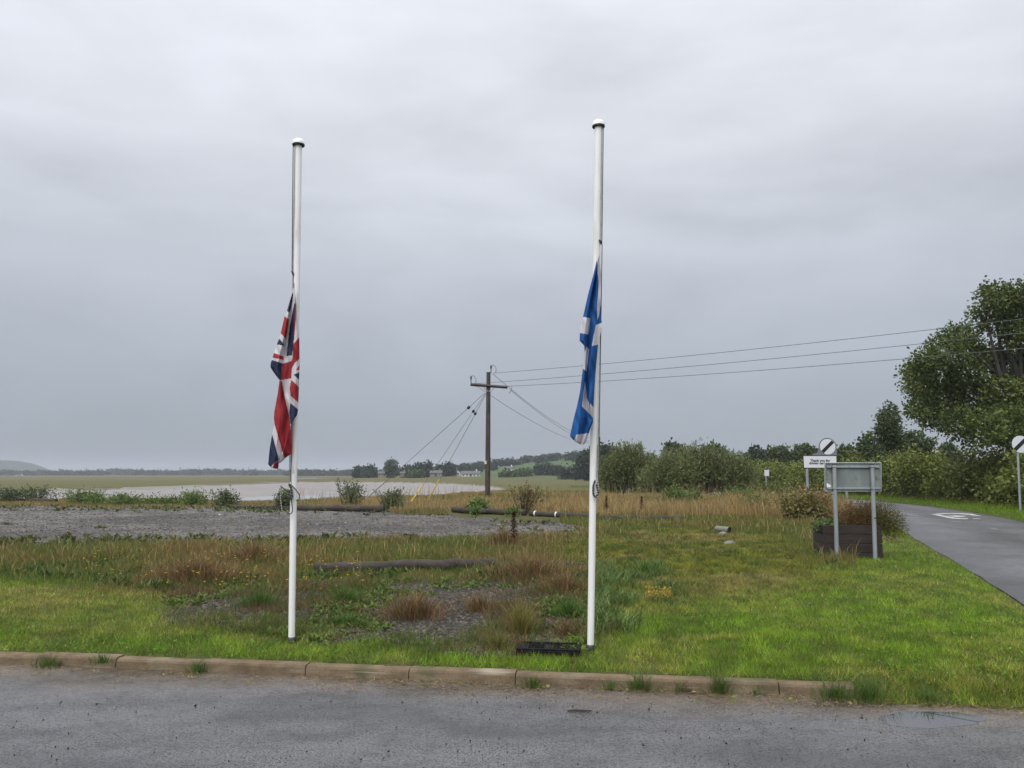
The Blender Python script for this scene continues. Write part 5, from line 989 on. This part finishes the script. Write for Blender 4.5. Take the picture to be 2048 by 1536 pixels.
# ------------------------------------------------------------------ the far shore
fg = 'trees on the far shore'
for k, (px, top, w, d, c_, lb) in enumerate(((716, 939, 30, 420, BLG, 'low dark tree at the left end of the far shore trees'), (740, 936, 42, 415, BLG, 'broad dark tree left of the tall pale tree on the far shore'), (781, 921, 27, 400, (C(.05, .075, .035), C(.10, .13, .06)), 'tall pale green tree standing out on the far shore'), (818, 935, 40, 410, BLG, 'round dark tree right of the tall pale tree'), (848, 927, 50, 405, BLG, 'large dark tree behind the far stay wire guards'), (880, 934, 26, 430, BLG, 'dark tree above the stone house across the river'), (897, 929, 30, 425, BLG, 'dark tree between the two far houses'), (832, 948, 34, 380, MDG, 'low green bush on the shore below the far trees'), (1042, 944, 50, 380, MDG, 'rounded green tree below the far hillside field'), (1085, 933, 60, 400, BLG, 'dark clump of tree in the far green field'), (1115, 938, 40, 390, BLG, 'smaller dark tree in the far green field'), (1150, 941, 60, 300, BLG, 'dark bushy tree on the marsh edge left of the blue flag\'s pole'), (1015, 948, 40, 370, MDG, 'low hedge tree beside the far green field'))):
    quick_tree(px, top, w, d, c_, lb, 300 + k, 2000, group=fg, size=1.3)
def woodland(name, spec, seed, label, cols, size):
    rng = np.random.default_rng(seed); parts = []
    for px, top, w, d in spec:
        g = at(px, 955, d); gz = float(terrain(g.x, g.y)); H = max(5, at(px, top, d).z - gz); W = w * d / FPX / 2; B = []
        for k in range(5): R = W * rng.uniform(.35, .6); B.append((g.x + rng.uniform(-.6, .6) * W, d + rng.uniform(-.5, .5) * W, gz + H * rng.uniform(.3, .8), R, R, H * .22, rng.uniform(0, 1)))
        B.append((g.x, d, gz + H * .78, W * .6, W * .6, H * .22, .5)); B.append((g.x, d, gz + H * .35, W * .9, W * .7, H * .33, .2)); parts.append(cloud(B, 700, size * d / 600, cols, rng, shell=.3, wide=.9, clump=2, spray=.4))
    stuff(name, parts, M_leaf, label, cat='woodland')
rg = np.random.default_rng(5); spec = []
def crest(px): return float(np.interp(px, [780, 860, 900, 940, 985, 1010, 1060, 1100, 1150, 1200, 1300, 1420, 1520, 1700], [941, 938, 932, 927, 920, 917, 914, 908, 904, 905, 902, 900, 903, 905]))
for px in np.arange(790, 1700, 15): spec.append((px + rg.uniform(-5, 5), crest(px) + rg.uniform(-2.5, 4), rg.uniform(22, 36), rg.uniform(560, 640)))
for px in np.arange(850, 1400, 18): spec.append((px + rg.uniform(-5, 5), crest(px) + 12 + rg.uniform(-3, 6), rg.uniform(20, 32), rg.uniform(480, 550))) if not (980 < px < 1170) else None
woodland('hill_wood', spec, 51, 'dark broadleaf wood covering the low hill across the river', BLG, 1.25)
spec = []
for px in np.arange(-60, 760, 9): spec.append((px + rg.uniform(-4, 4), 946.5 + rg.uniform(-4.5, 1.5) - 3 * math.exp(-((px - 230) / 50) ** 2) - 3 * math.exp(-((px - 430) / 40) ** 2), rg.uniform(14, 30), rg.uniform(1150, 1500)))
for px in np.arange(580, 780, 10): spec.append((px + rg.uniform(-4, 4), 943 + rg.uniform(-2, 2), rg.uniform(18, 30), rg.uniform(900, 1000)))
woodland('far_tree_line', spec, 52, 'hazy line of distant trees along the flat horizon', BLG, 1.4)
spec = [(px, float(np.interp(px, [-60, 0, 20, 40, 60, 76], [926, 921, 920.5, 926, 937, 945])) + rg.uniform(0, 3), rg.uniform(10, 18), 2430) for px in np.arange(-60, 78, 6)]
spire = quick_tree(196, 938, 5, 1180, BLG, 'narrow pointed tree breaking the distant tree line', 390, 300, 1.6, group=fg)
# houses
M_render = mat('white_render', (.72, .72, .70), rough=.8, noise=[(1.5, (.60, .60, .58), .5, .7)]); M_slate = mat('slate_roof', (.10, .10, .11), rough=.7, noise=[(2, .75, .4, .6)]); M_stonewall = mat('stone_wall', (.24, .215, .19), rough=.9, noise=[(1.2, (.17, .155, .14), .4, .6)]); M_glass = mat('window_glass', (.02, .022, .025), rough=.1)
def house(px0, px1, ridge, eave, foot, d, wallm, label, nw, gable=False):
    a, b = at(px0, foot, d), at(px1, foot, d); g = Vector(((a.x + b.x) / 2, d, a.z - .5)); w = b.x - a.x; he = at(px0, eave, d).z - g.z; hr = at(px0, ridge, d).z - g.z; T = empty('house', g, label=label, cat='house', group='houses across the river'); dp = min(7.0, w * .8)
    if gable:
        MB().prism([(-w / 2, 0), (w / 2, 0), (w / 2, he), (0, hr), (-w / 2, he)], -dp / 2, dp / 2).build('wall', wallm, T); r = MB()
        for s in (-1, 1): r.add([(0, -dp / 2 - .3, hr + .12), (0, dp / 2 + .3, hr + .12), (s * (w / 2 + .4), dp / 2 + .3, he - .15), (s * (w / 2 + .4), -dp / 2 - .3, he - .15), (0, -dp / 2 - .3, hr + .32), (0, dp / 2 + .3, hr + .32), (s * (w / 2 + .4), dp / 2 + .3, he + .05), (s * (w / 2 + .4), -dp / 2 - .3, he + .05)], [(0, 1, 2, 3), (4, 5, 6, 7), (0, 3, 7, 4), (1, 2, 6, 5), (2, 3, 7, 6)])
    else:
        M90 = Matrix.Rotation(math.pi / 2, 4, 'Z'); MB().prism([(-dp / 2, 0), (dp / 2, 0), (dp / 2, he), (0, hr), (-dp / 2, he)], -w / 2, w / 2, M90).build('wall', wallm, T); r = MB()
        for s in (-1, 1): r.add([(-w / 2 - .3, 0, hr + .12), (w / 2 + .3, 0, hr + .12), (w / 2 + .3, s * (dp / 2 + .4), he - .15), (-w / 2 - .3, s * (dp / 2 + .4), he - .15), (-w / 2 - .3, 0, hr + .32), (w / 2 + .3, 0, hr + .32), (w / 2 + .3, s * (dp / 2 + .4), he + .05), (-w / 2 - .3, s * (dp / 2 + .4), he + .05)], [(0, 1, 2, 3), (4, 5, 6, 7), (0, 3, 7, 4), (1, 2, 6, 5), (2, 3, 7, 6)])
    ro = r.build('roof', M_slate, T); MB().box((w * .3 if not gable else 0, 0, hr + .5), (.7, .7, 1.3)).build('chimney', wallm, ro)
    for k in range(nw):
        x = -w / 2 + w * (k + .5) / nw; door = (k == nw // 2 and nw > 2); f = MB().box((x, -dp / 2 - .02, he * (.5 if door else .55)), (min(1.1, w / nw * .5), .08, he * (.8 if door else .42))).build('door' if door else 'window', M_render if not door else M_creo, T)
        if not door: MB().box((x, -dp / 2 - .065, he * .55), (min(.9, w / nw * .4), .02, he * .34)).build('pane', M_glass, f)
house(924, 960, 943, 947.5, 953, 410, M_render, 'long low white house across the river left of the power pole', 5)
house(904, 921, 939, 944, 951, 430, M_render, 'white gabled house among the far trees', 2, True)
house(861, 884, 942, 946, 952.5, 400, M_stonewall, 'grey stone house across the river among dark trees', 3)
house(757, 769, 944, 947, 952, 395, M_stonewall, 'small pale house left of the tall pale tree', 2)
house(1007, 1027, 933.5, 937, 941, 480, M_render, 'pale bungalow on the far hillside field', 4)
house(801, 810, 944, 946.5, 951, 395, M_stonewall, 'tiny pale house right of the tall pale tree', 2)
house(33, 46, 949.4, 950.6, 953, 900, M_render, 'distant white farm building below the hazy hill', 3)
# pylons
for px, top, lb in ((397, 930, 'distant lattice pylon, leftmost of two on the horizon'), (497, 932, 'distant lattice pylon nearest the left flagpole')):
    d = 1550; g = at(px, 951, d); h = at(px, top, d).z - g.z; T = empty('pylon', g, label=lb, cat='pylon', group='distant pylons'); m = MB()
    for sx in (-1, 1):
        for sy in (-1, 1): m.tube([(sx * 1.6, sy * 1.6, 0), (sx * .5, sy * .5, h * .75), (0, 0, h)], .2, 4)
    for k in range(6): z0, z1 = h * .12 * k, h * .12 * (k + 1); r0 = 1.6 - 1.1 * z0 / (h * .75); r1 = 1.6 - 1.1 * z1 / (h * .75); m.tube([(-r0, -r0, z0), (r1, -r1, z1)], .12, 4); m.tube([(r0, -r0, z0), (-r1, -r1, z1)], .12, 4)
    m.build('tower', M_galv, T); a = MB()
    for f, w in ((.78, 2.6), (.88, 2.1)): a.tube([(-w, 0, h * f), (w, 0, h * f)], .14, 4)
    a.build('crossarm', M_galv, T)

# ------------------------------------------------------------------ the air
def haze():
    o = MB().box((0, 0, 30), (11900, 11900, 68)).build('haze', None, kind='stuff', label='thin grey haze filling the damp air', cat='haze'); m = bpy.data.materials.new('haze_air'); m.use_nodes = True; nt = m.node_tree; nt.nodes.clear()
    out = nt.nodes.new('ShaderNodeOutputMaterial'); v = nt.nodes.new('ShaderNodeVolumePrincipled'); v.inputs['Color'].default_value = (.74, .80, .88, 1); v.inputs['Density'].default_value = .00030; nt.links.new(v.outputs[0], out.inputs['Volume']); o.data.materials.append(m)
haze()
